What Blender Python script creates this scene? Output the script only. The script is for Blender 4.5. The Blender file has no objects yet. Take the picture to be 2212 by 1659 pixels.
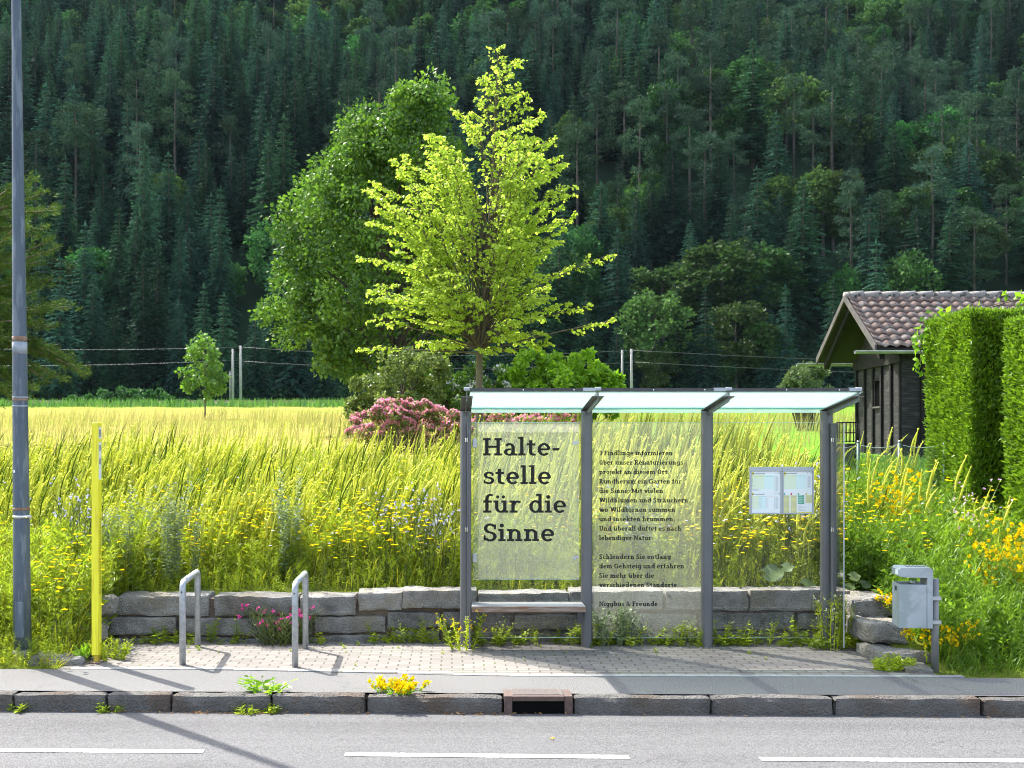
import bpy, bmesh, math, random
import numpy as np
from mathutils import Vector, noise
R = math.radians
SC = bpy.context.scene
COL = SC.collection
rng = np.random.default_rng(7)
random.seed(7)

# ------------------------------------------------------------ camera, light
F, CX, CY, H = 2544.0, 980.0, 970.0, 2.01      # focal length / principal point on a 2212 px wide frame, eye height
cam_d = bpy.data.cameras.new('camera')
cam = bpy.data.objects.new('camera', cam_d)
COL.objects.link(cam)
cam.location = (0, 0, H)
cam.rotation_euler = (R(90), 0, 0)
cam_d.sensor_width = 36.0
cam_d.lens = 36.0 * F / 2212.0
cam_d.shift_x = (1106 - CX) / 2212.0
cam_d.shift_y = (CY - 829.5) / 2212.0
cam_d.clip_start = 0.1
cam_d.clip_end = 3000
cam_d.dof.use_dof = True
cam_d.dof.focus_distance = 12.2
cam_d.dof.aperture_fstop = 4.0
SC.camera = cam
SC.render.resolution_x, SC.render.resolution_y = 1024, 768

SUN_EL, SUN_AZ = R(53), math.atan2(-0.685, 0.728)      # behind the scene, to the left
world = bpy.data.worlds.new('World')
SC.world = world
world.use_nodes = True
wn = world.node_tree
sky = wn.nodes.new('ShaderNodeTexSky')
sky.sky_type = 'NISHITA'
sky.sun_disc = False
sky.sun_elevation = SUN_EL
sky.sun_rotation = SUN_AZ
bg = wn.nodes['Background']
sky.dust_density = 2.5
whs = wn.nodes.new('ShaderNodeHueSaturation')       # sky colour desaturated so shaded surfaces turn less blue
whs.inputs['Saturation'].default_value = 0.7
wn.links.new(sky.outputs[0], whs.inputs['Color'])
wn.links.new(whs.outputs[0], bg.inputs[0])
bg.inputs[1].default_value = 0.15
sun_d = bpy.data.lights.new('sun', 'SUN')
sun_d.energy = 3.5
sun_d.angle = R(0.55)
sun_d.color = (1.0, 0.955, 0.88)
sun = bpy.data.objects.new('sun', sun_d)
COL.objects.link(sun)
sdir = Vector((0.685 * math.cos(SUN_EL), -0.728 * math.cos(SUN_EL), -math.sin(SUN_EL)))
sun.rotation_euler = sdir.to_track_quat('-Z', 'Y').to_euler()
sun.location = (-20, 30, 60)
SC.view_settings.view_transform = 'Standard'
SC.view_settings.look = 'None'
SC.view_settings.exposure = 1.86
SC.view_settings.gamma = 1.0
SC.render.engine = 'CYCLES'
cy = SC.cycles
cy.use_denoising = True
cy.filter_width = 1.0
cy.max_bounces = 7
cy.diffuse_bounces = 3
cy.glossy_bounces = 3
cy.transmission_bounces = 5
cy.transparent_max_bounces = 12
cy.caustics_reflective = False
cy.caustics_refractive = False

# ------------------------------------------------------------ helpers
def px(x, y, Y):
    return Vector(((x - CX) / F * Y, Y, H + (CY - y) / F * Y))

def gnd(x, y, z=0.0):
    Y = F * (H - z) / (y - CY)
    return Vector(((x - CX) / F * Y, Y, z))

def tag(o, label, cat, group=None, kind=None):
    if label: o['label'] = label
    if cat: o['category'] = cat
    if group: o['group'] = group
    if kind: o['kind'] = kind
    return o

def thing(name, label, cat, loc, group=None, rz=0.0):
    o = bpy.data.objects.new(name, None)
    o.empty_display_size = 0.1
    COL.objects.link(o)
    o.location = loc
    o.rotation_euler = (0, 0, rz)
    return tag(o, label, cat, group)

def base_of(o):
    v = Vector((0, 0, 0))
    while o is not None:
        v += Vector(o.location)
        o = o.parent
    return v

def link_mesh(name, me, mats, parent=None, loc=None):
    if mats is not None:
        for m in (mats if isinstance(mats, (list, tuple)) else [mats]):
            me.materials.append(m)
    o = bpy.data.objects.new(name, me)
    COL.objects.link(o)
    if parent is not None: o.parent = parent
    if loc is not None: o.location = loc
    return o

class PB:
    """collects polygons in world coordinates and links them as one mesh"""
    def __init__(s): s.v, s.f, s.m, s.sm = [], [], [], []
    def add(s, vs, fs, mat=0, smooth=False):
        n = len(s.v)
        s.v += [tuple(p) for p in vs]
        for f in fs:
            s.f.append([i + n for i in f]); s.m.append(mat); s.sm.append(smooth)
        return s
    def box(s, x0, x1, y0, y1, z0, z1, mat=0, bev=0.0, seg=1):
        if bev <= 0:
            vs = [(x, y, z) for x in (x0, x1) for y in (y0, y1) for z in (z0, z1)]
            return s.add(vs, [(0, 1, 3, 2), (4, 6, 7, 5), (0, 4, 5, 1), (2, 3, 7, 6), (0, 2, 6, 4), (1, 5, 7, 3)], mat)
        bm = bmesh.new()
        bmesh.ops.create_cube(bm, size=1)
        for v in bm.verts:
            v.co = Vector(((x0 + x1) / 2 + v.co.x * (x1 - x0), (y0 + y1) / 2 + v.co.y * (y1 - y0), (z0 + z1) / 2 + v.co.z * (z1 - z0)))
        bmesh.ops.bevel(bm, geom=bm.edges[:], offset=bev, segments=seg, affect='EDGES', profile=0.6)
        bm.verts.index_update()
        s.add([v.co for v in bm.verts], [[v.index for v in f.verts] for f in bm.faces], mat)
        bm.free()
        return s
    def tube(s, pts, rad, n=8, mat=0, caps=True, smooth=True):
        pts = [Vector(p) for p in pts]
        if not isinstance(rad, (list, tuple)): rad = [rad] * len(pts)
        vs, fs = [], []
        up = None
        for i, p in enumerate(pts):
            d = (pts[min(i + 1, len(pts) - 1)] - pts[max(i - 1, 0)]).normalized()
            if up is None:
                up = Vector((0, 0, 1)) if abs(d.z) < 0.9 else Vector((1, 0, 0))
            u = d.cross(up)
            if u.length < 1e-4: u = d.cross(Vector((0, 1, 0.2)))
            u.normalize()
            w = u.cross(d).normalized()
            up = w
            for k in range(n):
                a = 2 * math.pi * k / n
                vs.append(p + u * (math.cos(a) * rad[i]) + w * (math.sin(a) * rad[i]))
        for i in range(len(pts) - 1):
            for k in range(n):
                a, b = i * n + k, i * n + (k + 1) % n
                fs.append((a, b, b + n, a + n))
        if caps:
            fs.append(tuple(range(n))[::-1]); fs.append(tuple(range((len(pts) - 1) * n, len(pts) * n)))
        return s.add(vs, fs, mat, smooth)
    def prism(s, poly, vec, mat=0):
        """poly: 3-D outline, extruded by vec"""
        poly = [Vector(p) for p in poly]; vec = Vector(vec); n = len(poly)
        vs = poly + [p + vec for p in poly]
        fs = [tuple(range(n))[::-1], tuple(range(n, 2 * n))] + [(i, (i + 1) % n, n + (i + 1) % n, n + i) for i in range(n)]
        return s.add(vs, fs, mat)
    def disc(s, c, r, axis='y', n=12, mat=0, th=0.004):
        c = Vector(c)
        ring = []
        for k in range(n):
            a = 2 * math.pi * k / n
            u, w = math.cos(a) * r, math.sin(a) * r
            ring.append(c + (Vector((u, 0, w)) if axis == 'y' else Vector((0, u, w)) if axis == 'x' else Vector((u, w, 0))))
        v = Vector((0, -th, 0)) if axis == 'y' else Vector((th, 0, 0)) if axis == 'x' else Vector((0, 0, th))
        return s.prism(ring, v, mat)
    def build(s, name, mats, parent=None, loc=None, recalc=True):
        b = base_of(parent) if parent is not None else (Vector(loc) if loc is not None else Vector((0, 0, 0)))
        me = bpy.data.meshes.new(name)
        me.from_pydata([(p[0] - b.x, p[1] - b.y, p[2] - b.z) for p in s.v], [], s.f)
        for p, m, k in zip(me.polygons, s.m, s.sm):
            p.material_index = m; p.use_smooth = k
        if recalc:
            bm = bmesh.new(); bm.from_mesh(me)
            bmesh.ops.recalc_face_normals(bm, faces=bm.faces[:])
            bm.to_mesh(me); bm.free()
        me.update()
        return link_mesh(name, me, mats, parent, loc if parent is None else None)

class NB:
    """collects triangle soups held in numpy arrays, with a per-vertex tint"""
    def __init__(s): s.V, s.T, s.C, s.M, s.n = [], [], [], [], 0
    def add(s, V, T, tint, mat=0):
        V = np.asarray(V, float).reshape(-1, 3); T = np.asarray(T, int).reshape(-1, 3)
        s.V.append(V); s.T.append(T + s.n); s.C.append(np.broadcast_to(tint, (len(V),)).astype(float))
        s.M.append(np.full(len(T), mat, int)); s.n += len(V)
        return s
    def tube(s, pts, rad, n=5, tint=0.5, mat=0):
        p = PB().tube(pts, rad, n, caps=False)
        T = []
        for f in p.f: T += [(f[0], f[1], f[2]), (f[0], f[2], f[3])]
        return s.add(p.v, T, tint, mat)
    def build(s, name, mats, parent=None, loc=None, smooth=False):
        V = np.concatenate(s.V); T = np.concatenate(s.T); C = np.concatenate(s.C); Mi = np.concatenate(s.M)
        b = base_of(parent) if parent is not None else (Vector(loc) if loc is not None else Vector((0, 0, 0)))
        V = V - np.array(b)
        me = bpy.data.meshes.new(name)
        me.vertices.add(len(V)); me.vertices.foreach_set('co', V.astype(np.float32).ravel())
        me.loops.add(len(T) * 3); me.loops.foreach_set('vertex_index', T.astype(np.int32).ravel())
        me.polygons.add(len(T)); me.polygons.foreach_set('loop_start', np.arange(0, len(T) * 3, 3, dtype=np.int32))
        me.polygons.foreach_set('material_index', Mi.astype(np.int32))
        if smooth: me.polygons.foreach_set('use_smooth', np.ones(len(T), bool))
        a = me.attributes.new('tint', 'FLOAT', 'POINT'); a.data.foreach_set('value', C.astype(np.float32))
        me.update(calc_edges=True)
        return link_mesh(name, me, mats, parent, loc if parent is None else None)

def nrm(a): return a / np.maximum(np.linalg.norm(a, axis=-1, keepdims=True), 1e-9)

def leaf_arrays(P, D, size, wid, fold=0.18):
    """kite leaves at P pointing along D; returns V, T"""
    P = np.asarray(P, float); D = nrm(np.asarray(D, float)); N = len(P)
    size = np.broadcast_to(size, (N,)).reshape(N, 1); wid = np.broadcast_to(wid, (N,)).reshape(N, 1)
    S = nrm(np.cross(D, nrm(rng.normal(size=(N, 3)))))
    U = np.cross(S, D)
    a = P; c = P + D * size
    b = P + D * size * 0.42 + S * size * wid * 0.5 + U * size * fold * wid
    d = P + D * size * 0.42 - S * size * wid * 0.5 + U * size * fold * wid
    V = np.stack([a, b, c, d], 1).reshape(-1, 3)
    i = np.arange(N)[:, None] * 4
    T = np.concatenate([i + np.array([[0, 1, 2]]), i + np.array([[0, 2, 3]])], 1).reshape(-1, 3)
    return V, T

def blade_arrays(P, h, w, lean, az, seg=2, curl=0.6):
    """grass blades: base P, height h, width w, lean distance, azimuth"""
    N = len(P); t = np.linspace(0, 1, seg + 1)
    dx, dy = np.cos(az), np.sin(az)
    fa = rng.uniform(0, 2 * np.pi, N); sx, sy = np.cos(fa), np.sin(fa)
    rows = []
    for k in t[:-1]:
        off = lean * (k ** (1 + curl)); ww = w * (1 - 0.55 * k) * 0.5
        cx_ = P[:, 0] + dx * off; cy_ = P[:, 1] + dy * off; cz = P[:, 2] + h * k
        rows.append(np.stack([cx_ - sx * ww, cy_ - sy * ww, cz], 1)); rows.append(np.stack([cx_ + sx * ww, cy_ + sy * ww, cz], 1))
    rows.append(np.stack([P[:, 0] + dx * lean, P[:, 1] + dy * lean, P[:, 2] + h * (1 - 0.25 * np.minimum(lean / np.maximum(h, .01), 1))], 1))
    nv = 2 * seg + 1
    V = np.stack(rows, 1).reshape(-1, 3)
    T = []
    for k in range(seg - 1):
        a = 2 * k; T += [(a, a + 1, a + 3), (a, a + 3, a + 2)]
    a = 2 * (seg - 1); T.append((a, a + 1, a + 2))
    T = (np.arange(N)[:, None, None] * nv + np.array(T)[None]).reshape(-1, 3)
    return V, T, nv

def scatter(tv, tt, P, rz, sc, tilt=None):
    """copies of the template (tv, tt) at P"""
    tv = np.asarray(tv, float); N = len(P); c, s_ = np.cos(rz)[:, None], np.sin(rz)[:, None]
    sc = np.asarray(sc, float)
    if sc.ndim == 1: sc = np.stack([sc, sc, sc], 1)
    X = tv[None, :, 0] * sc[:, 0:1]; Yv = tv[None, :, 1] * sc[:, 1:2]; Z = tv[None, :, 2] * sc[:, 2:3]
    x = X * c - Yv * s_; y = X * s_ + Yv * c
    if tilt is not None: x = x + Z * tilt[:, 0:1]; y = y + Z * tilt[:, 1:2]
    V = np.stack([x + P[:, 0:1], y + P[:, 1:2], Z + P[:, 2:3]], 2).reshape(-1, 3)
    T = (np.arange(N)[:, None, None] * len(tv) + np.asarray(tt)[None]).reshape(-1, 3)
    return V, T

# ------------------------------------------------------------ materials
def new_mat(name):
    m = bpy.data.materials.new(name); m.use_nodes = True
    nt = m.node_tree
    return m, nt, nt.nodes['Principled BSDF']

def nd(nt, typ, **kw):
    n = nt.nodes.new(typ)
    for k, v in kw.items():
        if k in n.inputs.keys(): n.inputs[k].default_value = v
        else: setattr(n, k, v)
    return n

def lk(nt, a, b): nt.links.new(a, b)

def rgba(c): return (c[0], c[1], c[2], 1.0)

def mixc(nt, fac, a, b, blend='MIX'):
    n = nt.nodes.new('ShaderNodeMix'); n.data_type = 'RGBA'; n.blend_type = blend
    for sock, v in ((n.inputs[0], fac), (n.inputs[6], a), (n.inputs[7], b)):
        if hasattr(v, 'is_output'): lk(nt, v, sock)
        elif isinstance(v, (int, float)): sock.default_value = v
        else: sock.default_value = rgba(v)
    return n.outputs[2]

def coords(nt, scale=(1, 1, 1), kind='Object'):
    tc = nt.nodes.new('ShaderNodeTexCoord'); mp = nt.nodes.new('ShaderNodeMapping')
    mp.inputs['Scale'].default_value = scale
    lk(nt, tc.outputs[kind], mp.inputs[0])
    return mp.outputs[0]

def noise_fac(nt, vec, scale, detail=4, lo=0.35, hi=0.65, rough=0.55):
    n = nd(nt, 'ShaderNodeTexNoise', Scale=scale, Detail=detail, Roughness=rough)
    lk(nt, vec, n.inputs['Vector'])
    r = nt.nodes.new('ShaderNodeMapRange'); r.inputs[1].default_value = lo; r.inputs[2].default_value = hi
    lk(nt, n.outputs[0], r.inputs[0])
    return r.outputs[0]

def add_bump(nt, bsdf, height, strength=0.3, dist=0.01):
    b = nd(nt, 'ShaderNodeBump', Strength=strength, Distance=dist)
    lk(nt, height, b.inputs['Height']); lk(nt, b.outputs[0], bsdf.inputs['Normal'])

def simple(name, c1, c2=None, scale=8.0, rough=0.6, metal=0.0, bump=0.0, stretch=(1, 1, 1), spec=0.5, c3=None, scale3=60):
    m, nt, b = new_mat(name)
    b.inputs['Roughness'].default_value = rough; b.inputs['Metallic'].default_value = metal
    b.inputs['Specular IOR Level'].default_value = spec
    if c2 is None:
        b.inputs['Base Color'].default_value = rgba(c1)
    else:
        v = coords(nt, stretch)
        f = noise_fac(nt, v, scale)
        col = mixc(nt, f, c1, c2)
        if c3 is not None:
            f3 = noise_fac(nt, v, scale3, 3, 0.52, 0.62)
            col = mixc(nt, f3, col, c3)
        lk(nt, col, b.inputs['Base Color'])
        if bump > 0: add_bump(nt, b, noise_fac(nt, v, scale * 5, 6, 0.2, 0.8), bump)
    return m

def leaf_mat(name, dark, light, transl=0.45, gloss=0.06, rough=0.4, var=0.0, tcol=None):
    """two-sided leaf: diffuse + translucent + a little gloss; colour by the tint attribute and a per-object random"""
    m = bpy.data.materials.new(name); m.use_nodes = True; nt = m.node_tree
    nt.nodes.remove(nt.nodes['Principled BSDF'])
    out = nt.nodes['Material Output']
    at = nd(nt, 'ShaderNodeAttribute', attribute_name='tint')
    fac = at.outputs['Fac']
    col = mixc(nt, fac, dark, light)
    if var > 0:
        oi = nt.nodes.new('ShaderNodeObjectInfo')
        hs = nt.nodes.new('ShaderNodeHueSaturation')
        mr = nt.nodes.new('ShaderNodeMapRange'); mr.inputs[3].default_value = 1 - var; mr.inputs[4].default_value = 1 + var
        lk(nt, oi.outputs['Random'], mr.inputs[0]); lk(nt, mr.outputs[0], hs.inputs['Value'])
        mr2 = nt.nodes.new('ShaderNodeMapRange'); mr2.inputs[3].default_value = 0.5 - var * 0.06; mr2.inputs[4].default_value = 0.5 + var * 0.09
        mu = nd(nt, 'ShaderNodeMath', operation='MULTIPLY'); mu.inputs[1].default_value = 7.31
        fr = nd(nt, 'ShaderNodeMath', operation='FRACT')
        lk(nt, oi.outputs['Random'], mu.inputs[0]); lk(nt, mu.outputs[0], fr.inputs[0]); lk(nt, fr.outputs[0], mr2.inputs[0])
        lk(nt, mr2.outputs[0], hs.inputs['Hue'])
        lk(nt, col, hs.inputs['Color']); col = hs.outputs[0]
    df = nt.nodes.new('ShaderNodeBsdfDiffuse'); tr = nt.nodes.new('ShaderNodeBsdfTranslucent')
    lk(nt, col, df.inputs[0])
    if tcol is not None:
        tcl = mixc(nt, 1.0, col, tcol, 'MULTIPLY'); lk(nt, tcl, tr.inputs[0])
    else: lk(nt, col, tr.inputs[0])
    mx = nt.nodes.new('ShaderNodeMixShader'); mx.inputs[0].default_value = transl
    lk(nt, df.outputs[0], mx.inputs[1]); lk(nt, tr.outputs[0], mx.inputs[2])
    if gloss > 0:
        gl = nt.nodes.new('ShaderNodeBsdfGlossy'); gl.inputs['Roughness'].default_value = rough; gl.inputs[0].default_value = (1, 1, 1, 1)
        m2 = nt.nodes.new('ShaderNodeMixShader'); m2.inputs[0].default_value = gloss
        lk(nt, mx.outputs[0], m2.inputs[1]); lk(nt, gl.outputs[0], m2.inputs[2]); mx = m2
    lk(nt, mx.outputs[0], out.inputs[0])
    return m

def asphalt_mat(name, c1, c2, speck, streak=False):
    m, nt, b = new_mat(name)
    b.inputs['Roughness'].default_value = 0.9; b.inputs['Specular IOR Level'].default_value = 0.25
    v = coords(nt)
    big = noise_fac(nt, v, 0.9, 5, 0.3, 0.7)
    col = mixc(nt, big, c1, c2)
    if streak:
        vs = coords(nt, (0.06, 1.6, 1))
        st = noise_fac(nt, vs, 1.6, 4, 0.35, 0.7)
        col = mixc(nt, st, col, [c * 1.45 for c in c2])
    mid = noise_fac(nt, v, 34, 4, 0.30, 0.70)
    col = mixc(nt, mid, mixc(nt, 0.30, col, (0.04, 0.04, 0.04)), col)
    fine = noise_fac(nt, v, 95, 3, 0.38, 0.62)
    col = mixc(nt, fine, mixc(nt, 0.50, col, (0.03, 0.03, 0.032)), mixc(nt, 0.42, col, speck))
    vc = nt.nodes.new('ShaderNodeTexVoronoi'); vc.feature = 'DISTANCE_TO_EDGE'; vc.inputs['Scale'].default_value = 0.42
    wv = nd(nt, 'ShaderNodeTexNoise', Scale=2.2, Detail=5.0); lk(nt, v, wv.inputs['Vector'])
    va = nd(nt, 'ShaderNodeVectorMath', operation='ADD'); lk(nt, v, va.inputs[0]); lk(nt, wv.outputs['Color'], va.inputs[1]); lk(nt, va.outputs[0], vc.inputs['Vector'])
    cr = nt.nodes.new('ShaderNodeMapRange'); cr.inputs[1].default_value = 0.0; cr.inputs[2].default_value = 0.006; cr.inputs[3].default_value = 0.55; cr.inputs[4].default_value = 0.0
    lk(nt, vc.outputs['Distance'], cr.inputs[0])
    crm = nd(nt, 'ShaderNodeMath', operation='MULTIPLY'); lk(nt, cr.outputs[0], crm.inputs[0]); lk(nt, noise_fac(nt, v, 0.35, 2, 0.48, 0.6), crm.inputs[1])
    col = mixc(nt, crm.outputs[0], col, (0.03, 0.03, 0.03))
    pat = noise_fac(nt, v, 11, 3, 0.66, 0.7)
    pm = nd(nt, 'ShaderNodeMath', operation='MULTIPLY'); pm.inputs[1].default_value = 0.35
    lk(nt, pat, pm.inputs[0])
    col = mixc(nt, pm.outputs[0], col, (0.06, 0.06, 0.06))
    lk(nt, col, b.inputs['Base Color'])
    add_bump(nt, b, fine, 0.5, 0.004)
    return m

def stone_mat(name, c1, c2, c3):
    m, nt, b = new_mat(name)
    b.inputs['Roughness'].default_value = 0.9; b.inputs['Specular IOR Level'].default_value = 0.2
    v = coords(nt)
    f1 = noise_fac(nt, v, 5, 6, 0.3, 0.7)
    col = mixc(nt, f1, c1, c2)
    f2 = noise_fac(nt, v, 2.2, 5, 0.5, 0.66)
    col = mixc(nt, f2, col, c3)
    f3 = noise_fac(nt, v, 60, 3, 0.35, 0.7)
    col = mixc(nt, f3, mixc(nt, 0.3, col, (0.05, 0.05, 0.05)), col)
    oi = nt.nodes.new('ShaderNodeObjectInfo')
    hs = nt.nodes.new('ShaderNodeHueSaturation'); mr = nt.nodes.new('ShaderNodeMapRange')
    mr.inputs[3].default_value = 0.75; mr.inputs[4].default_value = 1.15
    lk(nt, oi.outputs['Random'], mr.inputs[0]); lk(nt, mr.outputs[0], hs.inputs['Value']); lk(nt, col, hs.inputs['Color'])
    lk(nt, hs.outputs[0], b.inputs['Base Color'])
    ad = nd(nt, 'ShaderNodeMath', operation='ADD'); lk(nt, noise_fac(nt, v, 14, 8, 0.2, 0.8, 0.65), ad.inputs[0]); lk(nt, f3, ad.inputs[1])
    add_bump(nt, b, ad.outputs[0], 0.95, 0.02)
    return m

MT = {}
MT['road'] = asphalt_mat('asphalt_road', (0.076, 0.075, 0.077), (0.102, 0.101, 0.103), (0.20, 0.197, 0.195), True)
MT['pave_asphalt'] = asphalt_mat('asphalt_pavement', (0.128, 0.125, 0.122), (0.165, 0.161, 0.156), (0.28, 0.275, 0.265))
MT['paint'] = simple('road_paint', (0.56, 0.56, 0.54), (0.34, 0.34, 0.335), 18, 0.7, c3=(0.16, 0.16, 0.16), scale3=70)
MT['edging'] = simple('concrete_edging', (0.30, 0.30, 0.285), (0.22, 0.22, 0.21), 9, 0.9, bump=0.2)
MT['stone'] = stone_mat('wall_stone', (0.17, 0.165, 0.152), (0.48, 0.465, 0.43), (0.33, 0.30, 0.23))
MT['kerb'] = stone_mat('kerb_stone', (0.13, 0.122, 0.112), (0.23, 0.218, 0.20), (0.16, 0.12, 0.09))
MT['grey_paint'] = simple('shelter_grey_metal', (0.115, 0.118, 0.125), (0.135, 0.138, 0.145), 3, 0.42, 0.35)
MT['dark_metal'] = simple('dark_metal', (0.05, 0.052, 0.055), (0.075, 0.075, 0.08), 12, 0.45, 0.5)
MT['alu'] = simple('aluminium', (0.50, 0.52, 0.54), (0.44, 0.46, 0.48), 14, 0.38, 0.75)
MT['alu_pale'] = simple('aluminium_frame', (0.42, 0.45, 0.48), (0.38, 0.41, 0.44), 6, 0.45, 0.4)
MT['galv'] = simple('galvanised_steel', (0.33, 0.35, 0.37), (0.44, 0.46, 0.48), 26, 0.48, 0.55, 0.05)
MT['steel_screw'] = simple('bright_steel', (0.7, 0.7, 0.7), rough=0.2, metal=1.0)
MT['pole'] = simple('lamp_post_paint', (0.060, 0.085, 0.115), (0.085, 0.11, 0.14), 3, 0.5, 0.1, 0.03, (4, 4, 0.6), c3=(0.14, 0.17, 0.20), scale3=5)
MT['rust'] = simple('rusty_steel', (0.22, 0.12, 0.06), (0.30, 0.24, 0.2), 20, 0.8, 0.2)
MT['pole_worn'] = simple('worn_paint', (0.34, 0.37, 0.40), (0.22, 0.25, 0.29), 14, 0.6, 0.1)
MT['concrete'] = simple('concrete', (0.34, 0.33, 0.31), (0.24, 0.235, 0.22), 12, 0.9, bump=0.3)
MT['yellow'] = simple('yellow_paint', (0.88, 0.83, 0.03), (0.80, 0.75, 0.025), 7, 0.4, stretch=(6, 6, 0.5), c3=(0.70, 0.62, 0.03), scale3=5)
MT['sticker'] = simple('white_sticker', (0.75, 0.78, 0.78), rough=0.5)
MT['black'] = simple('black_lettering', (0.018, 0.018, 0.017), rough=0.6, spec=0.2)
MT['wood_top'] = simple('weathered_plank', (0.42, 0.41, 0.40), (0.33, 0.32, 0.31), 8, 0.75, bump=0.15, stretch=(1, 12, 12))
MT['wood_edge'] = simple('bench_edge', (0.16, 0.105, 0.07), (0.33, 0.27, 0.22), 5, 0.8, bump=0.2, stretch=(1, 10, 14), c3=(0.22, 0.10, 0.04), scale3=6)
MT['wood_black'] = simple('black_stained_boards', (0.012, 0.0115, 0.012), (0.03, 0.029, 0.03), 5, 0.75, bump=0.2, stretch=(1, 1.0, 8), spec=0.3, c3=(0.05, 0.047, 0.047), scale3=3.2)
MT['wood_dark'] = simple('dark_timber', (0.012, 0.011, 0.011), (0.022, 0.02, 0.02), 6, 0.85, spec=0.2)
MT['wood_grey'] = simple('grey_bargeboard', (0.085, 0.078, 0.07), (0.045, 0.04, 0.037), 5, 0.85, bump=0.2, stretch=(8, 1, 1))
MT['soffit'] = simple('soffit_boards', (0.014, 0.012, 0.008), (0.009, 0.008, 0.006), 6, 0.85, stretch=(1, 1, 8))
MT['tile'] = simple('clay_roof_tile', (0.185, 0.125, 0.10), (0.125, 0.088, 0.075), 3.5, 0.85, bump=0.25, c3=(0.25, 0.215, 0.19), scale3=6)
MT['ridge'] = simple('ridge_tile', (0.20, 0.18, 0.17), (0.33, 0.31, 0.29), 12, 0.9, bump=0.3, c3=(0.06, 0.055, 0.05), scale3=12)
MT['gutter'] = simple('zinc_gutter', (0.20, 0.22, 0.19), (0.32, 0.34, 0.33), 6, 0.5, 0.4)
MT['iron'] = simple('rusty_cast_iron', (0.085, 0.055, 0.048), (0.13, 0.085, 0.07), 25, 0.7, 0.25, 0.25)
MT['iron_lid'] = simple('cast_iron_lid', (0.13, 0.105, 0.098), (0.095, 0.075, 0.07), 30, 0.7, 0.2, 0.3)
MT['void'] = simple('dark_inside', (0.006, 0.006, 0.006), rough=1.0, spec=0.0)
MT['bin'] = simple('bin_galvanised', (0.33, 0.375, 0.40), (0.40, 0.44, 0.47), 3, 0.42, 0.35, c3=(0.29, 0.34, 0.345), scale3=5)
MT['paper'] = simple('timetable_paper', (0.80, 0.83, 0.84), rough=0.5)
MT['utility'] = simple('pale_power_pole', (0.36, 0.35, 0.34), (0.27, 0.26, 0.25), 2, 0.85)
MT['wire'] = simple('cable', (0.22, 0.23, 0.24), rough=0.5, metal=0.5)
MT['fence_green'] = simple('green_fence_coat', (0.06, 0.13, 0.10), (0.09, 0.16, 0.13), 10, 0.5)
MT['bark'] = simple('linden_bark', (0.085, 0.065, 0.045), (0.14, 0.12, 0.07), 9, 0.95, bump=0.5, stretch=(1, 1, 0.3))
MT['bark_dark'] = simple('dark_bark', (0.055, 0.042, 0.033), (0.085, 0.07, 0.055), 6, 0.95)
MT['bark_pale'] = simple('pale_conifer_bark', (0.085, 0.070, 0.060), (0.045, 0.036, 0.032), 2, 0.95)
MT['soil'] = simple('dry_soil', (0.12, 0.09, 0.065), (0.17, 0.13, 0.095), 14, 1.0, bump=0.5)

def paving_mat():
    m, nt, b = new_mat('brick_paving'); b.inputs['Roughness'].default_value = 0.9
    b.inputs['Specular IOR Level'].default_value = 0.2
    v = coords(nt)
    nz = nd(nt, 'ShaderNodeTexNoise', Scale=3.0, Detail=2.0); lk(nt, v, nz.inputs['Vector'])
    sc = nd(nt, 'ShaderNodeVectorMath', operation='SCALE'); sc.inputs['Scale'].default_value = 0.03
    lk(nt, nz.outputs['Color'], sc.inputs[0])
    ad = nd(nt, 'ShaderNodeVectorMath', operation='ADD'); lk(nt, v, ad.inputs[0]); lk(nt, sc.outputs[0], ad.inputs[1])
    br = nd(nt, 'ShaderNodeTexBrick', offset=0.5, squash=1.0)
    br.inputs['Scale'].default_value = 1.0; br.inputs['Brick Width'].default_value = 0.2; br.inputs['Row Height'].default_value = 0.105
    br.inputs['Mortar Size'].default_value = 0.0085; br.inputs['Mortar Smooth'].default_value = 0.3; br.inputs['Bias'].default_value = 0.0
    br.inputs['Color1'].default_value = (0.168, 0.153, 0.142, 1); br.inputs['Color2'].default_value = (0.220, 0.203, 0.188, 1); br.inputs['Mortar'].default_value = (0.075, 0.068, 0.05, 1)
    lk(nt, ad.outputs[0], br.inputs['Vector'])
    big = noise_fac(nt, v, 1.3, 4, 0.3, 0.7)
    col = mixc(nt, big, br.outputs['Color'], mixc(nt, 0.3, br.outputs['Color'], (0.26, 0.24, 0.21)))
    moss = noise_fac(nt, v, 2.3, 5, 0.56, 0.72)
    mo = nd(nt, 'ShaderNodeMath', operation='MULTIPLY'); lk(nt, moss, mo.inputs[0]); lk(nt, br.outputs['Fac'], mo.inputs[1])
    col = mixc(nt, mo.outputs[0], col, (0.10, 0.15, 0.03))
    fine = noise_fac(nt, v, 120, 2, 0.35, 0.65)
    col = mixc(nt, fine, mixc(nt, 0.2, col, (0.08, 0.08, 0.07)), col)
    lk(nt, col, b.inputs['Base Color'])
    iv = nd(nt, 'ShaderNodeMath', operation='SUBTRACT'); iv.inputs[0].default_value = 1.0; lk(nt, br.outputs['Fac'], iv.inputs[1])
    add_bump(nt, b, iv.outputs[0], 0.6, 0.006)
    return m
MT['paving'] = paving_mat()

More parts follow.
